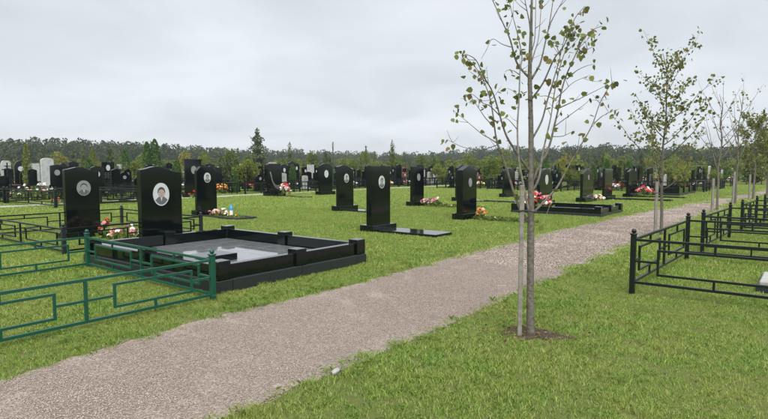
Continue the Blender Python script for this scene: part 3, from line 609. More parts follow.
for r0, dg, pale, lw, px in LIMBS:
    r0 *= .74
    n = len(px)
    # depth gain grows with distance from the trunk column
    sp_ = max(abs(x-530.5) for x, y in px)+1e-6
    c = [tp(x, y, dg*abs(x-530.5)/60.) for x, y in px]; pl = smooth_line(c, 4); m_ = len(pl)
    rad = [r0*(1-.86*(i/(m_-1))**.8)+.0008 for i in range(m_)]
    mb = MB(); mb.tube(pl, rad, 6)
    tl = sum((pl[i+1]-pl[i]).length for i in range(m_-1))
    # short twigs
    for k in range(int(tl*5)):
        i = rnd.randrange(m_//3, m_-1); d = (pl[i+1]-pl[i]).normalized(); sd_ = Vector((rnd.gauss(0, 1), rnd.gauss(0, 1), rnd.gauss(0, .5))).normalized()
        dv_ = (d*.7+sd_*.9).normalized(); ln = rnd.uniform(.06, .2); q = [pl[i], pl[i]+dv_*ln*.5, pl[i]+dv_*ln+Vector((0, 0, .02))]
        mb.tube(q, [min(.0035, rad[i]), .0022, .0012], 4)
        if rnd.random() < .6*lw: lp += [np.array(q[2])]
    mb.build('branch', M['bark_pale' if pale else 'bark'], tree, smooth=True)
    nl = int(tl*11*lw)
    for k in range(nl):
        u = g.beta(3.2, 1.2); i = min(int(u*(m_-1)), m_-2); p = np.array(pl[i].lerp(pl[i+1], g.uniform()))
        p = p+g.normal(size=3)*.03; lp.append(p)
        if g.uniform() < .45: lp.append(p+g.normal(size=3)*.035)
    lp.append(np.array(pl[-1])); lp.append(np.array(pl[-1])+g.normal(size=3)*.03)
lp = np.array(lp); LVs = leaf_poly(len(lp), lp, .05, g)
o = link('leaves', poly_mesh('leaves', LVs, 6, [M['linden']], None, g.uniform(0, 1, len(lp))), tree); o['kind'] = 'stuff'
# stake
def stake(label, X, Y, h, s=.026, tie_to=None, lean=(0, 0)):
    root = empty('tree_stake', (X, Y, 0)); tag(root, label, 'stake')
    mb = MB(); n = 7
    prof = []
    for i in range(n):
        z = -.05+(h+.05)*i/(n-1); prof.append((z, 1+rnd.uniform(-.06, .06)))
    v = []; f = []
    for z, k in prof:
        ox, oy = lean[0]*z/h, lean[1]*z/h
        v += [(ox+a*s*k, oy+b*s*k, z) for a, b in ((-1, -1), (1, -1), (1, 1), (-1, 1))]
    for i in range(n-1):
        for k in range(4): f.append((4*i+k, 4*i+(k+1) % 4, 4*i+4+(k+1) % 4, 4*i+4+k))
    f += [(3, 2, 1, 0), (4*n-4, 4*n-3, 4*n-2, 4*n-1)]; mb.add(v, f); mb.build('post', M['wood'], root, bevel=.004, rz=.5)
    if tie_to:
        dx, dy, z, r = tie_to; mb = MB(); loop = []
        L_ = math.hypot(dx, dy); ux, uy = dx/L_, dy/L_
        for k in range(17):
            a = math.pi*2*k/16; loop.append((dx/2+ux*math.cos(a)*(L_/2+r)-uy*math.sin(a)*(r+.004), dy/2+uy*math.cos(a)*(L_/2+r)+ux*math.sin(a)*(r+.004), z+.01*math.sin(a*2)))
        mb.tube(loop, [.006]*17, 6); mb.build('tie', M['tie'], root, smooth=True)
    return root
SX, SY = G(519.5, 336)
stake('grey weathered wooden stake tied to the nearest young linden', SX, SY, 1.35, .0195, (TX-SX, TY-SY, 1.12, .034))

def linden(label, X, Y, H, spread, nbr, leaves, lsize, seed, leafm='linden', r0=.04, lo=.28, up=1.0, lean=0.):
    g = np.random.default_rng(seed); rr_ = random.Random(seed)
    root = empty('young_linden', (X, Y, 0)); tag(root, label, 'tree')
    tr = [Vector((lean*(k/8)**2+rr_.uniform(-.012, .012)*k, rr_.uniform(-.012, .012)*k, H*k/8)) for k in range(9)]
    tr[0] = Vector((0, 0, -.05)); pl = smooth_line(tr, 3); m_ = len(pl); rad = [r0*(1-.9*i/(m_-1))+.002 for i in range(m_)]
    MB().tube(pl, rad, 8).build('trunk', M['bark'], root, smooth=True)
    P_ = []
    for b in range(nbr):
        f = lo+(.93-lo)*(b+rr_.random())/nbr; i = int(f*(m_-1)); a = b*2.4+rr_.uniform(-.4, .4); ln = spread*(1-f*.62)*rr_.uniform(.75, 1.25)
        st = pl[i]; q = []
        rise = up*rr_.uniform(.9, 1.5)
        for k in range(7):
            t = k/6; q.append(st+Vector((math.cos(a)*ln*t**.9, math.sin(a)*ln*t**.9, ln*rise*t**1.15))+Vector((rr_.gauss(0, .02), rr_.gauss(0, .02), rr_.gauss(0, .02)))*t)
        mb = MB(); rb = min(rad[i]*.6, .016); mb.tube(q, [rb*(1-.85*k/6)+.0012 for k in range(7)], 5)
        for t_ in range(5):
            k = rr_.randrange(2, 6); d = Vector((rr_.gauss(0, 1), rr_.gauss(0, 1), abs(rr_.gauss(.5, .6)))).normalized(); l2 = ln*rr_.uniform(.15, .4)
            mb.tube([q[k], q[k]+d*l2*.5, q[k]+d*l2+Vector((0, 0, .03))], [rb*.35+.001, .002, .001], 4); P_ += [(q[k]+d*l2*u) for u in (.4, .6, .8, 1., 1.)]
        P_ += [q[k].lerp(q[k+1], rr_.random()) for k in range(1, 6) for _ in range(3)]+[q[6]]*2
        mb.build('branch', M['bark'], root, smooth=True)
    P_ += [pl[rr_.randrange(m_//2, m_)] for _ in range(30)]
    if leaves:
        idx = g.integers(0, len(P_), leaves); pp = np.array([P_[i] for i in idx])+g.normal(size=(leaves, 3))*.045
        o = link('leaves', poly_mesh('leaves', leaf_poly(leaves, pp, lsize, g), 6, [M[leafm]], None, g.uniform(0, 1, leaves)), root); o['kind'] = 'stuff'
    return root
t2 = G(661, 235); linden('leafy young linden, second along the path, beside a stake', *t2, 4.0, 1.25, 22, 1450, .068, 31, r0=.034, lo=.24, up=1.0)
t3 = G(717, 210); linden('nearly bare young tree, third along the path, with thin upright twigs', *t3, 4.1, 1.5, 16, 26, .085, 32, 'linden', .042, .32, 1.25)
t4 = G(735, 204); linden('nearly bare slim tree, fourth along the path, right of the bare third tree', *t4, 4.5, 1.3, 16, 110, .085, 33, 'linden_yellow', .045, .3, 1.5)
t5 = G(753, 199); linden('leafy brown-green linden, fifth along the path near the right edge', *t5, 4.0, 1.35, 20, 1700, .10, 34, 'linden', .055, .3, 1.0)
t6 = (t5[0]+.35, t5[1]+3.6); linden('leafy green linden at the right edge, sixth along the path', *t6, 3.9, 1.6, 20, 1900, .11, 35, 'linden', .055, .25, .9)
t7 = (t5[0]+1.1, t5[1]+9.5); linden('small yellowing linden farthest along the path at the right edge', *t7, 4.2, 1.7, 18, 900, .14, 36, 'linden_yellow', .055, .25, .9)
s2 = G(655, 236); stake('weathered stake beside the leafy second young linden', *s2, 1.2, .029, (t2[0]-s2[0], t2[1]-s2[1], .95, .05))
s3 = G(712, 212); stake('pale stake beside the nearly bare third tree', *s3, 1.15, .033)
s4 = G(732.5, 205); stake('pale leaning stake beside the nearly bare fourth tree', *s4, 1.35, .033, None, (.05, .06))
s5 = G(749, 200); stake('thin stake beside the brown-green fifth linden', *s5, 1.2, .033)

# ------------------------------------------------------------------ background trees and shrubs
def crown_pts(kind, H, W, n, g):
    if kind == 'cone':
        z = H*(.08+.92*(1-np.sqrt(g.uniform(0, 1, n)))); a = g.uniform(0, 6.28, n); lay = .75+.35*np.sin(z/H*38+g.uniform(0, 6.28))
        r = W/2*(1-z/H)**.72*np.sqrt(g.uniform(.15, 1, n))*lay*1.15*(1+.25*np.sin(a*5+z*3)); return np.stack([r*np.cos(a), r*np.sin(a), z], 1)
    if kind == 'column':
        z = H*g.uniform(.02, 1, n); a = g.uniform(0, 6.28, n); pr = np.sin(np.clip(z/H*.85+.15, 0, 1)*math.pi)**.45
        r = W/2*pr*np.sqrt(g.uniform(.35, 1, n))*(1+.16*np.sin(a*4+z*2.5)); return np.stack([r*np.cos(a), r*np.sin(a), z], 1)
    if kind == 'wisp':
        z = H*(.15+.85*g.uniform(0, 1, n)**1.1); a = g.uniform(0, 6.28, n)
        r = W/2*(1-(z/H)*.8)*g.uniform(0, 1, n)*(.5+.7*(np.sin(z*7+a*2)*.5+.5)); return np.stack([r*np.cos(a), r*np.sin(a), z], 1)
    # lumpy round crown: several uneven lobes
    nl = 11; c = g.normal(size=(nl, 3))*[W*.22, W*.22, H*.17]+[0, 0, H*.54]; c[:, 2] = np.minimum(c[:, 2], H*.84); rd = g.uniform(.16, .3, nl)*W
    k = g.integers(0, nl, n); d = g.normal(size=(n, 3)); d /= np.linalg.norm(d, axis=1)[:, None]
    p = c[k]+d*(rd[k]*g.uniform(.55, 1.05, n)**.6)[:, None]; p[:, 2] = np.clip(p[:, 2], H*.06, H*1.02); return p
TM = {}
def tree_mesh(kind, var, H, W, n, size, leafm):
    key = (kind, var, leafm)
    if key not in TM:
        g = np.random.default_rng(hash((kind, var)) % 1000 if False else (len(kind)*131+var*17+len(leafm)*7))
        p = crown_pts(kind, H, W, n, g); lump = .5+.28*np.sin(p[:, 0]*3.1/W*4+var)*np.cos(p[:, 2]*5/H+p[:, 1]*7/W)
        crown = poly_mesh('crown', cards(p, size, g), 4, [M[leafm]], None, np.clip(lump*.6+g.uniform(0, .5, n), 0, 1))
        mb = MB(); mb.tube([(0, 0, -.05), (.02*H*.1, 0, H*.3), (0, .01*H, H*.62), (0, 0, H*.9)], [.022*H, .017*H, .011*H, .003*H], 6)
        for k in range(5):
            a = k*1.3+var; z = H*(.25+.1*k); mb.tube([(0, 0, z), (W*.2*math.cos(a), W*.2*math.sin(a), z+H*.1), (W*.34*math.cos(a), W*.34*math.sin(a), z+H*.17)], [.009*H, .006*H, .002*H], 4)
        TM[key] = (crown, mb.mesh('trunk', [M['bark_dark']]), H, W)
    return TM[key]
KIND = {  # nominal height, width, leaves, leaf size, material
 'spruce': ('cone', 4.0, 1.9, 3200, .17, 'conifer'), 'larch': ('cone', 4.0, 1.7, 1500, .14, 'larch'), 'thuja': ('column', 3.0, .85, 1900, .12, 'thuja'),
 'fir': ('cone', 4.0, 1.9, 2700, .15, 'fir'),
 'yellow_thuja': ('column', 3.0, .85, 1700, .12, 'lime'), 'bush': ('lump', 3.0, 2.6, 1900, .19, 'bush'), 'lime_bush': ('lump', 3.0, 2.7, 1900, .19, 'lime'),
 'gold_bush': ('lump', 2.5, 2.0, 900, .17, 'gold'), 'wisp': ('wisp', 4.0, 1.1, 420, .14, 'larch'), 'dark_bush': ('lump', 3.0, 2.6, 2000, .18, 'conifer')}
NAMES = {'fir': 'spruce_tree', 'spruce': 'spruce_tree', 'larch': 'larch_tree', 'thuja': 'thuja_tree', 'yellow_thuja': 'thuja_tree', 'bush': 'leafy_shrub', 'lime_bush': 'leafy_shrub', 'gold_bush': 'golden_shrub', 'wisp': 'slender_tree', 'dark_bush': 'evergreen_shrub'}
LAND = [(-30, 'left edge'), (8, 'white rose headstone'), (48, 'pale stele'), (84, 'fenced wavy headstone'), (110, 'headstone with engraved lines'), (151, 'twin thujas'), (165, 'portrait headstone on the plot'), (193, 'headstone with the cornice'), (226, 'dark drooping shrub'), (246, 'lime bush'), (275, 'draped headstone'), (290, 'pale conifer by the spruce'), (326, 'tall arched headstone'), (345, 'peaked headstone with slab'), (378, 'flat-topped headstone with slab'), (417, 'headstone with faded flowers'), (466, 'gabled headstone by the tree'), (508, 'headstone behind the left branches'), (531, 'staked trunk'), (563, 'red bouquet plot'), (587, 'slender gabled headstone'), (607, 'slim headstone with slab'), (632, 'slim slanted headstone'), (661, 'leafy second linden'), (690, 'granite enclosure'), (717, 'bare third tree'), (735, 'bare fourth tree'), (753, 'fifth linden'), (800, 'right edge')]
USED = {}
def where(X, Y):
    d = math.hypot(X, Y); pxx = CXP-FPX*math.tan(math.atan2(-X, Y)-YAW); p_, n_ = min(LAND, key=lambda q: abs(q[0]-pxx))
    r_ = 'far behind' if abs(p_-pxx) < 3.5 else ('beyond, left of' if pxx < p_ else 'beyond, right of')
    if n_.endswith('edge'): r_ = 'at'
    return '%s the %s' % (r_, n_)
def far_label(what, X, Y):
    l = '%s %s' % (what, where(X, Y)); return l
def plant(kind, label, X, Y, H, W, var=0, group=None, rz=0):
    k = KIND[kind]; cr_, tr_, h0, w0 = tree_mesh(k[0], var, *k[1:5], k[5])
    root = empty(NAMES[kind], (X, Y, 0), rz); tag(root, label, 'tree' if NAMES[kind].endswith('tree') else 'shrub', group)
    sc = (W/w0, W/w0, H/h0); link('trunk', tr_, root, scale=sc); link('crown', cr_, root, scale=sc); return root
def plant_px(kind, label, px, yt, dist, wpx, var=0):
    X, Y = polar(px, dist); dep = dist*math.cos(math.atan((px-CXP)/FPX)); hh_ = CAM_H+(168-yt)/FPX*dep; plant(kind, label, X, Y, hh_, max(wpx/FPX*dep, .5), var, None, px*.7)
for a in [
 ('yellow_thuja', 'slim yellow-green columnar tree behind the white rose headstone at left', 27, 144, 42, 8, 0),
 ('larch', 'yellowish conifer behind the pale stele, wider of the pair', 83, 147, 46, 15, 1),
 ('yellow_thuja', 'slim yellowish columnar tree right of the yellowish conifer at left', 93, 149, 46, 8, 2),
 ('spruce', 'dark green conifer above the headstone with engraved lines', 110, 146, 60, 16, 0),
 ('gold_bush', 'small golden shrub above the headstone with engraved lines', 111, 156, 50, 9, 0),
 ('thuja', 'narrow dark columnar thuja between the two large wavy headstones', 125.5, 149, 48, 8.5, 1),
 ('thuja', 'left of the twin bright green thujas above the large plot headstone', 147.5, 142, 45, 9, 0),
 ('thuja', 'right and taller of the twin bright green thujas above the large plot headstone', 155.5, 139.5, 45, 11, 2),
 ('fir', 'tallest spruce, standing against the sky left of centre', 258, 127, 75, 27, 1),
 ('lime_bush', 'rounded lime green bush beside the tall spruce', 246, 151, 40, 24, 0),
 ('dark_bush', 'dark drooping evergreen shrub left of the lime green bush', 226, 155, 40, 17, 0),
 ('bush', 'green bush between the dark evergreen shrub and the tall spruce', 233, 150, 62, 22, 1),
 ('gold_bush', 'wide golden autumn shrub above the headstone with the cornice', 187, 152, 52, 17, 1),
 ('lime_bush', 'lime shrub at right of the golden autumn shrub', 205, 156, 60, 15, 1),
 ('larch', 'pale young conifer right of the tall spruce', 290, 141, 72, 15, 2),
 ('wisp', 'very slender tree rising above the treeline near the centre', 333, 142, 60, 6, 0),
 ('larch', 'pale pointed conifer rising above the treeline at centre', 392, 139, 66, 15, 3),
 ('wisp', 'thin young tree left of the pale pointed conifer', 366, 146, 66, 8, 1),
 ('gold_bush', 'yellow-leaved shrub seen right of the staked tree', 563, 150, 55, 12, 2),
 ('larch', 'lime coloured young tree above the gabled headstone right of the staked tree', 603, 148, 55, 15, 4),
 ('lime_bush', 'yellow-green bush seen left of the staked tree', 500, 150, 50, 18, 2),
 ('gold_bush', 'rusty golden shrub behind the leafy young linden', 683, 156, 55, 12, 0),
 ]: plant_px(*a)
g = np.random.default_rng(77)
grp = {'bush': ('green bush in the hedge-like band behind the far graves', 'green bushes behind the far graves'),
       'lime_bush': ('yellow-green bush in the hedge-like band behind the far graves', 'yellow-green bushes behind the far graves'),
       'larch': ('pale young conifer in the band of bushes behind the far graves', 'pale conifers behind the far graves'),
       'spruce': ('small dark spruce in the band of bushes behind the far graves', 'small dark spruces behind the far graves'),
       'gold_bush': ('golden shrub in the band of bushes behind the far graves', 'golden shrubs behind the far graves'),
       'thuja': ('small dark thuja among the crowded far graves', 'small thujas among the far graves')}
px = -70
while px < 850:
    for lay, (d0, d1, y0, y1) in enumerate(((58, 72, 157, 164), (76, 96, 151, 160))):
        if px < 210 and lay == 0 and g.uniform() < .55: continue
        dist = g.uniform(d0, d1); ytop = g.uniform(y0, y1); pr = [.36, .30, .2, .11, .03] if px > 280 else [.42, .2, .15, .2, .03]
        kd = ['bush', 'lime_bush', 'larch', 'spruce', 'gold_bush'][g.choice(5, p=np.array(pr)/sum(pr))]
        X, Y = polar(px+g.uniform(-6, 6), dist); dep = dist*math.cos(math.atan((px-CXP)/FPX)); hh_ = CAM_H+(168-ytop)/FPX*dep
        plant(kd, far_label({'bush': 'green background bush', 'lime_bush': 'yellow-green background bush', 'larch': 'pale background conifer', 'spruce': 'small dark background spruce', 'gold_bush': 'golden background shrub'}[kd]+(', front hedge,' if lay == 0 else ', back hedge,'), X, Y), X, Y, hh_*(1.1 if kd in ('larch', 'spruce') else 1), (g.uniform(13, 24) if kd not in ('larch', 'spruce') else g.uniform(9, 14))/FPX*dep, int(g.integers(3)), grp[kd][1], g.uniform(0, 6))
    px += g.uniform(8.5, 15)

# far forest: one mass
prof = [(-150, 136), (0, 137), (60, 138), (100, 139), (150, 142), (200, 145), (260, 148), (300, 150), (360, 151.5), (420, 153), (450, 151), (480, 147.5), (530, 147), (560, 146), (600, 143), (650, 146), (700, 147), (740, 144), (768, 141), (930, 140)]
FV = []; FT = []; FTR = MB(); gf = np.random.default_rng(3)
for rowi in range(4):
    px = -150
    while px < 930:
        base_d = np.interp(px, [-150, 0, 200, 330, 430, 560, 768, 930], [180, 195, 240, 330, 330, 235, 200, 190])+rowi*10+gf.uniform(-4, 4)
        yt = np.interp(px, [a for a, b in prof], [b for a, b in prof]); dep = base_d*math.cos(math.atan((px-CXP)/FPX))
        H = (CAM_H+(168-yt)/FPX*dep)*gf.uniform(.88, 1.05)*(.93 if rowi == 0 else 1); W = H*gf.uniform(.42, .7); X, Y = polar(px, base_d)
        kd = 'lump' if gf.uniform() < .84 else 'cone'; n = 620 if kd == 'lump' else 450
        p = crown_pts(kd, H, W*(1.25 if kd == 'lump' else .85), n, gf)+[X, Y, 0]
        FV.append(cards(p, .074*H, gf)); FT.append(np.clip(gf.uniform(0, .45)+gf.uniform(0, .5, n), 0, 1))
        FTR.tube([(X, Y, -.1), (X, Y, H*.5)], [.02*H, .012*H], 4, 1)
        px += W/dep*FPX*gf.uniform(.42, .7)
FV = np.concatenate(FV); FT = np.concatenate(FT)
o = link('far_forest', poly_mesh('far_forest', FV, 4, [M['forest']], None, FT)); tag(o, 'dark mixed forest along the horizon behind the cemetery', 'forest', None, 'stuff')
o = FTR.build('forest_trunks', [M['bark_dark'], M['bark_dark']], o); o['kind'] = 'stuff'

# ------------------------------------------------------------------ crowded far graves
FAR = {}
def far_mesh(style, m, pt, wd, h, t, capm=None):
    k = (style, m, pt, wd, h)
    if k not in FAR:
        mb = MB(); mb.box(-.22, .22, -wd/2-.1, wd/2+.1, -.02, .2); mb.prism_x(top_profile(style, wd, .2, h), -t/2, t/2)
        if pt == 1: mb.prism_x(ellipse(0, h*.75, .10, .135, 12), t/2, t/2+.01, 1)
        if pt == 2: mb.prism_x(ellipse(.02, h*.74, .12, .13, 12), t/2, t/2+.01, 2)
        FAR[k] = mb.mesh('headstone', [M[m], M['porcelain'], M['porcelain_grey']], bevel=0)
    return FAR[k]
STY = [('flat', 'granite', 0, .6, 1.45), ('arch', 'granite', 1, .62, 1.5), ('round', 'granite', 2, .7, 1.4), ('wave', 'granite', 2, .75, 1.35), ('peak', 'granite', 0, .5, 1.5), ('slant', 'granite', 0, .6, 1.5), ('flat', 'marble', 0, .6, 1.45), ('arch', 'concrete', 2, .6, 1.35), ('clip', 'redstone', 1, .7, 1.3), ('ogee', 'granite', 2, .65, 1.45)]
WT = np.array([.19, .14, .1, .09, .14, .1, .09, .06, .03, .06])
SN = {'flat': 'flat-topped', 'arch': 'arched', 'round': 'round-topped', 'wave': 'wavy-topped', 'peak': 'gabled', 'slant': 'slanted', 'clip': 'clipped-corner', 'ogee': 'bell-topped'}
MN = {'granite': 'black', 'marble': 'white', 'concrete': 'pale grey', 'redstone': 'reddish'}
PN = {0: '', 1: ' with pale oval portrait', 2: ' with grey round portrait'}
g = np.random.default_rng(404)
far_fence = {}
def far_fence_mesh(var):
    if var not in far_fence:
        mb = MB(); W, D, t = 2.9, 2.4, .03; h = .62
        for x in (-W/2, W/2):
            for y in (-D/2, 0, D/2): mb.box(x-.035, x+.035, y-.035, y+.035, -.02, h+.06)
        for z in (h, .34, .1) if var else (h, .1):
            for y in (-D/2, D/2): mb.box(-W/2+.036, W/2-.036, y-t/2, y+t/2, z-t, z)
            for x in (-W/2, W/2): mb.box(x-t/2, x+t/2, -D/2+.036, -.036, z-t, z); mb.box(x-t/2, x+t/2, .036, D/2-.036, z-t, z)
        if var == 2:
            for k in range(9):
                y = -D/2+.2+k*.25
                mb.box(W/2-.01, W/2+.01, y-.012, y+.012, .1, h-.031)
        far_fence[var] = mb.mesh('grave_fence', [M['black_paint']])
    return far_fence[var]
CB = {}
def cross_mesh(v):
    if v not in CB:
        mb = MB(); a = .03 if v == 0 else .05; H = 1.75
        mb.box(-a, a, -a, a, 0, H); mb.box(-a*.9, a*.9, -.3, -a-.002, 1.3, 1.3+2*a); mb.box(-a*.9, a*.9, a+.002, .3, 1.3, 1.3+2*a); mb.box(-a*.9, a*.9, -.16, -a-.002, 1.52, 1.52+1.6*a); mb.box(-a*.9, a*.9, a+.002, .16, 1.52, 1.52+1.6*a)
        mb.add([(-a*.8, -.2, .95), (a*.8, -.2, .95), (a*.8, .2, .78), (-a*.8, .2, .78), (-a*.8, -.2, 1.0), (a*.8, -.2, 1.0), (a*.8, .2, .83), (-a*.8, .2, .83)], [(3, 2, 1, 0), (4, 5, 6, 7), (0, 1, 5, 4), (1, 2, 6, 5), (2, 3, 7, 6), (3, 0, 4, 7)])
        CB[v] = mb.mesh('grave_cross', [M['black_paint' if v == 0 else 'wood']])
    return CB[v]
def bench_mesh(v):
    k = 'b%d' % v
    if k not in CB:
        h_, w_, l_ = ((.45, .14, .5), (.68, .26, .38))[v]; mb = MB(); mb.box(-w_, w_, -l_, l_, h_-.04, h_)
        for sx in (-1, 1):
            for sy in (-1, 1): mb.box(sx*w_*.8-.02, sx*w_*.8+.02, sy*l_*.85-.02, sy*l_*.85+.02, 0, h_-.041)
        CB[k] = mb.mesh('bench', [M['black_paint']])
    return CB[k]
STM = {'granite': 0, 'marble': 1, 'concrete': 2, 'redstone': 3}
spots = []
for ir, X0 in enumerate(np.arange(-28.2, -66, -3.1)):
    for Y0 in np.arange(6, 92, 1.85): spots.append((X0, Y0, ir))
for ir, X0 in enumerate((-7.9, -11.2, -14.5, -17.8, -21.1)):
    for Y0 in np.arange(38 if ir < 2 else 35.5, 92, 2.0): spots.append((X0, Y0, int((Y0-35)/4.4)))
FC = [['red', 'pink', 'white'], ['yellow', 'orange', 'red'], ['white', 'pink'], ['red', 'orange'], ['lilac', 'white', 'pink'], ['peach', 'white', 'yellow']]
FN = ['red-and-pink', 'yellow', 'white-and-pink', 'red-orange', 'lilac', 'peach']
nfar = 0; spots.sort(key=lambda q: math.hypot(q[0], q[1])); restm = MB()
for X0, Y0, ir in spots:
    X = X0+g.uniform(-.5, .5); Y = Y0+g.uniform(-.5, .5); d = math.hypot(X, Y)
    ang = math.atan2(-X, Y)-YAW; pxx = CXP-FPX*math.tan(ang)
    if not (-45 < pxx < 815) or d > 82 or d < 25: continue
    if abs(X-FPX0-.5) < 1.6: continue
    if pxx < 130 and d < 31: continue
    if any(abs(pxx-p_) < 11 and abs(d-dd) < 3.5 for p_, dd in ((108, 42), (48, 31), (59, 27), (21, 38), (7, 42), (245, 44))): continue
    st = STY[int(g.choice(10, p=WT/WT.sum()))]; 
    if nfar >= 290:
        hh_ = st[4]*g.uniform(.9, 1.15); restm.box(X-.2, X+.2, Y-st[3]/2-.1, Y+st[3]/2+.1, 0, .2, STM[st[1]]); restm.prism_x([(y_+Y, z_) for y_, z_ in top_profile(st[0], st[3], .2, hh_)], X-.07, X+.07, STM[st[1]]); continue
    o = link('headstone', far_mesh(*st, .14), None, (X, Y, 0), g.normal()*.05)
    s = g.uniform(.72, 1.12)*(1.14 if d > 45 else 1.0); o.scale = (s, s*g.uniform(.9, 1.15), s*(1.1 if d > 40 and pxx < 300 else 1))
    nm = far_label('small %s %s headstone' % (MN[st[1]], SN[st[0]]), X, Y)
    tag(o, nm, 'headstone', 'far %s %s headstones' % (MN[st[1]], SN[st[0]])); nfar += 1
    if g.uniform() < (.8 if ir == 0 else .5 if ir < 3 else .2):
        v = int(g.integers(3)); f = link('grave_fence', far_fence_mesh(v), None, (X+.95, Y, 0), g.normal()*.02)
        tag(f, far_label(['small dark two-rail far fence', 'small dark three-rail far fence', 'small dark barred far fence'][v], X, Y), 'fence', ['far two-rail grave fences', 'far three-rail grave fences', 'far barred grave fences'][v])
    if g.uniform() < .12 and d < 60:
        cm = 0; o = link('grave_cross', cross_mesh(cm), None, (X+g.uniform(-.3, .3), Y+1.15, 0), g.normal()*.06); sc_ = g.uniform(.8, 1.1); o.scale = (1, sc_, sc_)
        tag(o, far_label(['thin dark metal grave cross', 'pale wooden grave cross'][cm], X, Y), 'cross', ['far dark crosses', 'far pale crosses'][cm])
    if g.uniform() < .3 and d < 58:
        bt = int(g.integers(2)); o = link(['bench', 'grave_table'][bt], bench_mesh(bt), None, (X+1.9+g.uniform(-.2, .2), Y+g.uniform(-.6, .6), 0), g.choice([0, 1.57])+g.normal()*.05)
        tag(o, far_label(['small dark far bench', 'small dark far table'][bt], X, Y), ['bench', 'table'][bt], ['far benches', 'far tables'][bt])
    if g.uniform() < .36 and d < 66:
        c = int(g.integers(6)); flowers('grave_flowers', far_label('small %s far flowers' % FN[c], X, Y), X+.75+g.uniform(-.1, .5), Y+g.uniform(-.3, .3), .3, .42, .5, FC[c], 14, .14, 46, 100+c, 'flowers', 'far %s flowers' % FN[c], share=('far', c))
    if g.uniform() < (.34 if pxx > 540 else .18):
        kd = ['thuja', 'thuja', 'lime_bush', 'bush'][int(g.integers(4))]; hgt = g.uniform(1.2, 2.3)
        plant(kd, far_label({'thuja': 'small dark thuja', 'lime_bush': 'low yellow-green shrub', 'bush': 'low green shrub'}[kd]+' among graves', X, Y), X+g.uniform(.2, 1.2), Y+1.6, hgt, hgt*(.3 if kd == 'thuja' else .75), int(g.integers(3)), {'thuja': grp['thuja'][1], 'lime_bush': 'low yellow-green shrubs among the far graves', 'bush': 'low green shrubs among the far graves'}[kd])

if restm.v: tag(restm.build('far_headstones', [M['granite'], M['marble'], M['concrete'], M['redstone']]), 'farthest crowded headstones before the bushes', 'headstones', None, 'stuff')

# ------------------------------------------------------------------ grass, clover, gravel, fallen leaves (uncountable)
def blades_mesh(name, nb, rad, h0, h1, wd, seed, m='grass', lean=.85):
    g = np.random.default_rng(seed); a = g.uniform(0, 6.28, nb); r = rad*np.sqrt(g.uniform(0, 1, nb))
    b = np.stack([r*np.cos(a), r*np.sin(a), np.full(nb, -.004)], 1); h = g.uniform(h0, h1, nb)*g.uniform(.55, 1, nb)
    az = g.uniform(0, 6.28, nb); ln = lean*g.uniform(.2, 1.3, nb); d = np.stack([np.cos(az), np.sin(az), 0*az], 1); s = np.stack([-np.sin(az), np.cos(az), 0*az], 1)
    tw = g.uniform(-1, 1, nb)[:, None]; s = s*np.cos(tw)+d*np.sin(tw); W = (wd*g.uniform(.6, 1.2, nb))[:, None]/2
    up = np.array([0, 0, 1.]); m1 = b+d*(h*ln*.35)[:, None]+up*(h*.6)[:, None]; t_ = b+d*(h*ln)[:, None]+up*(h*(1-.25*ln))[:, None]
    V = np.stack([b-s*W, b+s*W, m1+s*W*.85, t_, m1-s*W*.85], 1)
    return poly_mesh(name, V, 5, [M[m]], None, g.uniform(0, 1, nb)**1.2)
def scatter(name, label, cat, pts, rot, scl, idx, meshes):
    me = bpy.data.meshes.new(name); me.vertices.add(len(pts)); me.vertices.foreach_set('co', np.asarray(pts, dtype=np.float32).ravel())
    for nm, ty, val in (('rot', 'FLOAT', rot), ('scl', 'FLOAT', scl), ('pick', 'INT', idx)):
        at = me.attributes.new(nm, ty, 'POINT'); at.data.foreach_set('value', np.asarray(val, dtype=np.float32 if ty == 'FLOAT' else np.int32))
    o = link(name, me); tag(o, label, cat, None, 'stuff')
    col = bpy.data.collections.new(name+'_source')
    for i, m_ in enumerate(meshes):
        s = bpy.data.objects.new('%s_clump_%02d' % (name, i), m_); col.objects.link(s)
    ng = bpy.data.node_groups.new(name, 'GeometryNodeTree'); ng.interface.new_socket('Geometry', in_out='INPUT', socket_type='NodeSocketGeometry'); ng.interface.new_socket('Geometry', in_out='OUTPUT', socket_type='NodeSocketGeometry')
    N = ng.nodes.new; K = ng.links.new; gi = N('NodeGroupInput'); go = N('NodeGroupOutput'); ip = N('GeometryNodeInstanceOnPoints'); ci = N('GeometryNodeCollectionInfo')
    ci.inputs['Collection'].default_value = col; ci.inputs['Separate Children'].default_value = True; ci.inputs['Reset Children'].default_value = True
    def na(nm, ty):
        n = N('GeometryNodeInputNamedAttribute'); n.data_type = ty; n.inputs['Name'].default_value = nm; return n.outputs[0]
    cx_ = N('ShaderNodeCombineXYZ'); K(na('rot', 'FLOAT'), cx_.inputs[2]); er = N('FunctionNodeEulerToRotation'); K(cx_.outputs[0], er.inputs[0])
    K(gi.outputs[0], ip.inputs['Points']); K(ci.outputs[0], ip.inputs['Instance']); ip.inputs['Pick Instance'].default_value = True
    K(na('pick', 'INT'), ip.inputs['Instance Index']); K(er.outputs[0], ip.inputs['Rotation']); K(na('scl', 'FLOAT'), ip.inputs['Scale']); K(ip.outputs[0], go.inputs[0])
    md = o.modifiers.new('scatter', 'NODES'); md.node_group = ng; return o
def in_view(p, d0, d1, marg=.16):
    d = np.hypot(p[:, 0], p[:, 1]); an = np.arctan2(-p[:, 0], p[:, 1])-YAW; return (d > d0) & (d < d1) & (np.abs(an) < .61+marg+.5/np.maximum(d, .5))
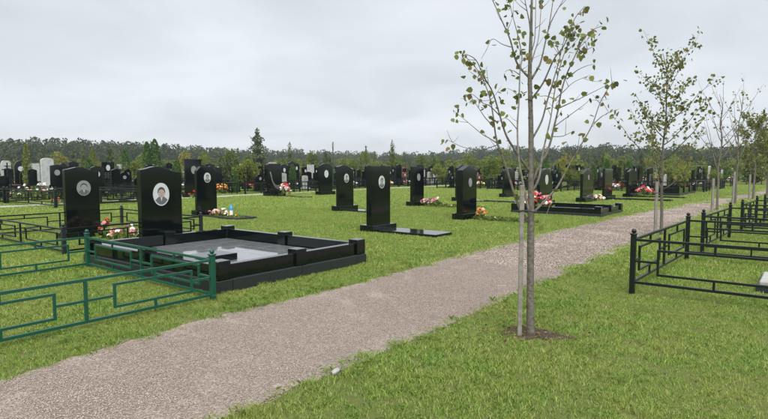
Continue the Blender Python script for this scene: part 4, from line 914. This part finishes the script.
def keep_grass(p, g, edge=.06):
    ok = np.ones(len(p), bool); x, y = p[:, 0], p[:, 1]
    l, r = path_l(y), path_r(y); s = g.normal(size=len(p))*edge
    ok &= ~((x > l+s-.02) & (x < r-s+.02))
    ok &= ~((x > FPX0-.3) & (x < FPX0+1.3))
    for x0, x1, y0, y1 in BLOCK: ok &= ~((x > x0-.02) & (x < x1+.02) & (y > y0-.02) & (y < y1+.02))
    dt = np.hypot((x-TX)/1.15, y-TY); ok &= (dt > .25) | (g.uniform(size=len(p)) < .1+.8*(dt/.25)**2)
    return ok
def pts_for(g, n_m2, d0, d1, edge=.05, marg=.16):
    # sample a bounding box in camera-aligned axes, keep what is in view
    c = np.array([math.cos(YAW), math.sin(YAW)]); f = np.array([-math.sin(YAW), math.cos(YAW)]); hw = d1*.85+1
    n = int(n_m2*2*hw*d1); u = g.uniform(-hw, hw, n); v = g.uniform(d0*.6, d1, n); p = u[:, None]*c+v[:, None]*f
    p = p[in_view(p, d0, d1, marg)]; return p[keep_grass(p, g, edge)]
gg = np.random.default_rng(9)
def lump_noise(p): return .5+.22*np.sin(p[:, 0]*1.9+1.3*np.sin(p[:, 1]*1.1))+.2*np.sin(p[:, 1]*2.7+p[:, 0]*.8)+.12*np.sin(p[:, 0]*6.1+p[:, 1]*5.3)
near = [blades_mesh('blade_clump', 70, .085, .02, .052, .0034, 200+i) for i in range(8)]+[blades_mesh('tuft', 60, .06, .04, .085, .0036, 230+i, lean=.8) for i in range(3)]
p = pts_for(gg, 190, 1.7, 8.5); z = np.zeros(len(p)); ln_ = lump_noise(p)
de = np.minimum(np.abs(p[:, 0]-path_l(p[:, 1])), np.abs(p[:, 0]-path_r(p[:, 1])))
pick = gg.integers(0, 8, len(p)); tf = gg.uniform(size=len(p)) < np.where(de < .16, .2, .012+.03*(ln_ > .75)); pick[tf] = gg.integers(8, 11, tf.sum())
scatter('lawn_grass', 'short uneven green lawn in the foreground on both sides of the path', 'grass', np.column_stack([p, z]), gg.uniform(0, 6.28, len(p)), gg.uniform(.7, 1.1, len(p))*(.72+.5*ln_), pick, near)
mid = [blades_mesh('blade_patch', 110, .2, .03, .075, .008, 300+i) for i in range(6)]
p = pts_for(gg, 42, 8.3, 21, .06); scatter('lawn_grass', 'short green lawn in the middle distance around the black headstones', 'grass', np.column_stack([p, p[:, 0]*0]), gg.uniform(0, 6.28, len(p)), gg.uniform(.75, 1.1, len(p))*(.75+.45*lump_noise(p)), gg.integers(0, 6, len(p)), mid)
far = [blades_mesh('blade_area', 190, .6, .03, .085, .022, 400+i) for i in range(5)]
p = pts_for(gg, 4.5, 20.5, 58, .2); scatter('lawn_grass', 'distant lawn between the far graves', 'grass', np.column_stack([p, p[:, 0]*0]), gg.uniform(0, 6.28, len(p)), gg.uniform(.75, 1.15, len(p)), gg.integers(0, 5, len(p)), far)
# clover and small weeds near the path edges
def clover_mesh(seed):
    g = np.random.default_rng(seed); V = []
    for k in range(16):
        c = np.array([g.normal()*.05, g.normal()*.05, g.uniform(.02, .05)]); a0 = g.uniform(0, 6.28)
        for q in range(3):
            a = a0+q*2.094; u = np.array([math.cos(a), math.sin(a), g.uniform(-.2, .3)]); v = np.array([-math.sin(a), math.cos(a), 0]); s = g.uniform(.010, .017)
            V.append([c, c+u*s*.6+v*s*.55, c+u*s*1.15+v*s*.25, c+u*s*1.15-v*s*.25, c+u*s*.6-v*s*.55])
    return poly_mesh('clover', np.array(V), 5, [M['clover']], None, g.uniform(0, 1, len(V)))
p = pts_for(gg, 30, 2.2, 10, .04); dl = np.abs(p[:, 0]-path_l(p[:, 1])); dr_ = np.abs(p[:, 0]-path_r(p[:, 1])); pr = np.clip(.9-np.minimum(dl*1.4, dr_*2.5), .04, 1)*(lump_noise(p*1.7+3) > .5)
p = p[gg.uniform(size=len(p)) < pr]
scatter('clover', 'clover and small weeds in the lawn along the gravel path', 'weeds', np.column_stack([p, p[:, 0]*0+.012]), gg.uniform(0, 6.28, len(p)), gg.uniform(.7, 1.4, len(p)), gg.integers(0, 4, len(p)), [clover_mesh(500+i) for i in range(4)])
# loose gravel stones
def stones_mesh(seed, n, rad, s0, s1):
    g = np.random.default_rng(seed); ico = np.array([(0, 0, 1), (.9, 0, .3), (.28, .85, .35), (-.72, .53, .3), (-.72, -.53, .35), (.28, -.85, .3), (0, 0, -1)])
    fc = [(0, 1, 2), (0, 2, 3), (0, 3, 4), (0, 4, 5), (0, 5, 1), (6, 2, 1), (6, 3, 2), (6, 4, 3), (6, 5, 4), (6, 1, 5)]
    V = []; T = []
    for k in range(n):
        a = g.uniform(0, 6.28); r = rad*math.sqrt(g.uniform()); s = g.uniform(s0, s1)**1.0; sc = np.array([s, s*g.uniform(.6, 1), s*g.uniform(.45, .7)])
        v = ico*(1+g.uniform(-.22, .22, (7, 1)))*sc; th = g.uniform(0, 6.28); ct, st = math.cos(th), math.sin(th); v = v@np.array([[ct, st, 0], [-st, ct, 0], [0, 0, 1]])
        v += [r*math.cos(a), r*math.sin(a), .004+s*.25]; tone = g.uniform(0, 1)
        for f in fc: V.append(v[list(f)]); T.append(tone)
    return poly_mesh('stones', np.array(V), 3, [M['stone']], None, np.array(T))
def path_pts(g, dens, y0, y1, m=.0):
    n = int(dens*2.2*(y1-y0)); y = g.uniform(y0, y1, n); x = g.uniform(-5, -2, n); s = g.normal(size=n)*.035
    ok = (x > path_l(y)+.05+s+m) & (x < path_r(y)-.05-s-m); q = np.column_stack([x, y])[ok]; return q[in_view(q, 1.5, 60, .12)]
st_near = [stones_mesh(600+i, 280, .16, .0022, .0052) for i in range(6)]; st_far = [stones_mesh(620+i, 200, .3, .006, .012) for i in range(4)]
p = path_pts(gg, 75, .3, 8); scatter('gravel', 'loose pinkish gravel on the near stretch of the path', 'gravel', np.column_stack([p, p[:, 0]*0+.003]), gg.uniform(0, 6.28, len(p)), gg.uniform(.9, 1.15, len(p)), gg.integers(0, 6, len(p)), st_near)
p = path_pts(gg, 20, 7.8, 26, .1); scatter('gravel', 'loose pinkish gravel on the farther stretch of the path', 'gravel', np.column_stack([p, p[:, 0]*0+.003]), gg.uniform(0, 6.28, len(p)), gg.uniform(.9, 1.15, len(p)), gg.integers(0, 4, len(p)), st_far)
# fallen leaves
n = 150; a = gg.uniform(0, 6.28, n); r = np.abs(gg.normal(size=n))*.32+.03; q = np.column_stack([TX+r*np.cos(a)*1.2, TY+r*np.sin(a), .02+.02*gg.uniform(size=n)])
n2 = 60; q2 = np.column_stack([gg.uniform(-4.2, .4, n2), gg.uniform(2.4, 8, n2), .045+.02*gg.uniform(size=n2)]); q2 = q2[(q2[:, 0] > -2.75) | (gg.uniform(size=len(q2)) < .25)]
q = np.concatenate([q, q2]); V = cards(q, .032, gg, .85)
o = link('fallen_leaves', poly_mesh('fallen_leaves', V, 4, [M['deadleaf']], None, gg.uniform(0, .93, len(q)))); tag(o, 'brown fallen leaves scattered round the nearest tree and lawn', 'leaves', None, 'stuff')
x_, y_ = G(336, 373); mb = MB().ball((0, 0, .015), .04, 7, 5, 0, .45); o = mb.build('pale_stone', M['concrete'], loc=(x_, y_, 0), rz=.4); o.scale = (.7, 1.6, 1); tag(o, 'small pale flat stone on the right edge of the gravel path', 'stone')

# ------------------------------------------------------------------ haze
hz = bpy.data.materials.new('haze_air'); hz.use_nodes = True; t = hz.node_tree; t.nodes.clear()
pv = t.nodes.new('ShaderNodeVolumePrincipled'); pv.inputs['Density'].default_value = .00042; pv.inputs['Color'].default_value = (.86, .92, 1, 1); pv.inputs['Anisotropy'].default_value = .2
ot = t.nodes.new('ShaderNodeOutputMaterial'); t.links.new(pv.outputs[0], ot.inputs['Volume'])
o = MB().box(-560, 560, -560, 560, -1.2, 24).build('haze', hz); tag(o, kind='stuff'); o['label'] = 'thin pale haze in the air over the whole cemetery'; o['category'] = 'haze'

# ------------------------------------------------------------------ tell look-alikes with one label apart by distance
same = {}
for o in scene.objects:
    if o.parent is None and o.get('label') and o.get('group'): same.setdefault(o['label'], []).append(o)
for lab, os_ in same.items():
    n = len(os_)
    if n < 2: continue
    os_.sort(key=lambda q: math.hypot(q.location.x, q.location.y))
    nm = ['nearer one', 'farther one'] if n == 2 else ['nearest one', 'middle one', 'farthest one'] if n == 3 else ['nearest one']+['%s nearest' % w_ for w_ in ('second', 'third', 'fourth', 'fifth', 'sixth')[:n-2]]+['farthest one']
    for o, q in zip(os_, nm): o['label'] = lab+', '+q
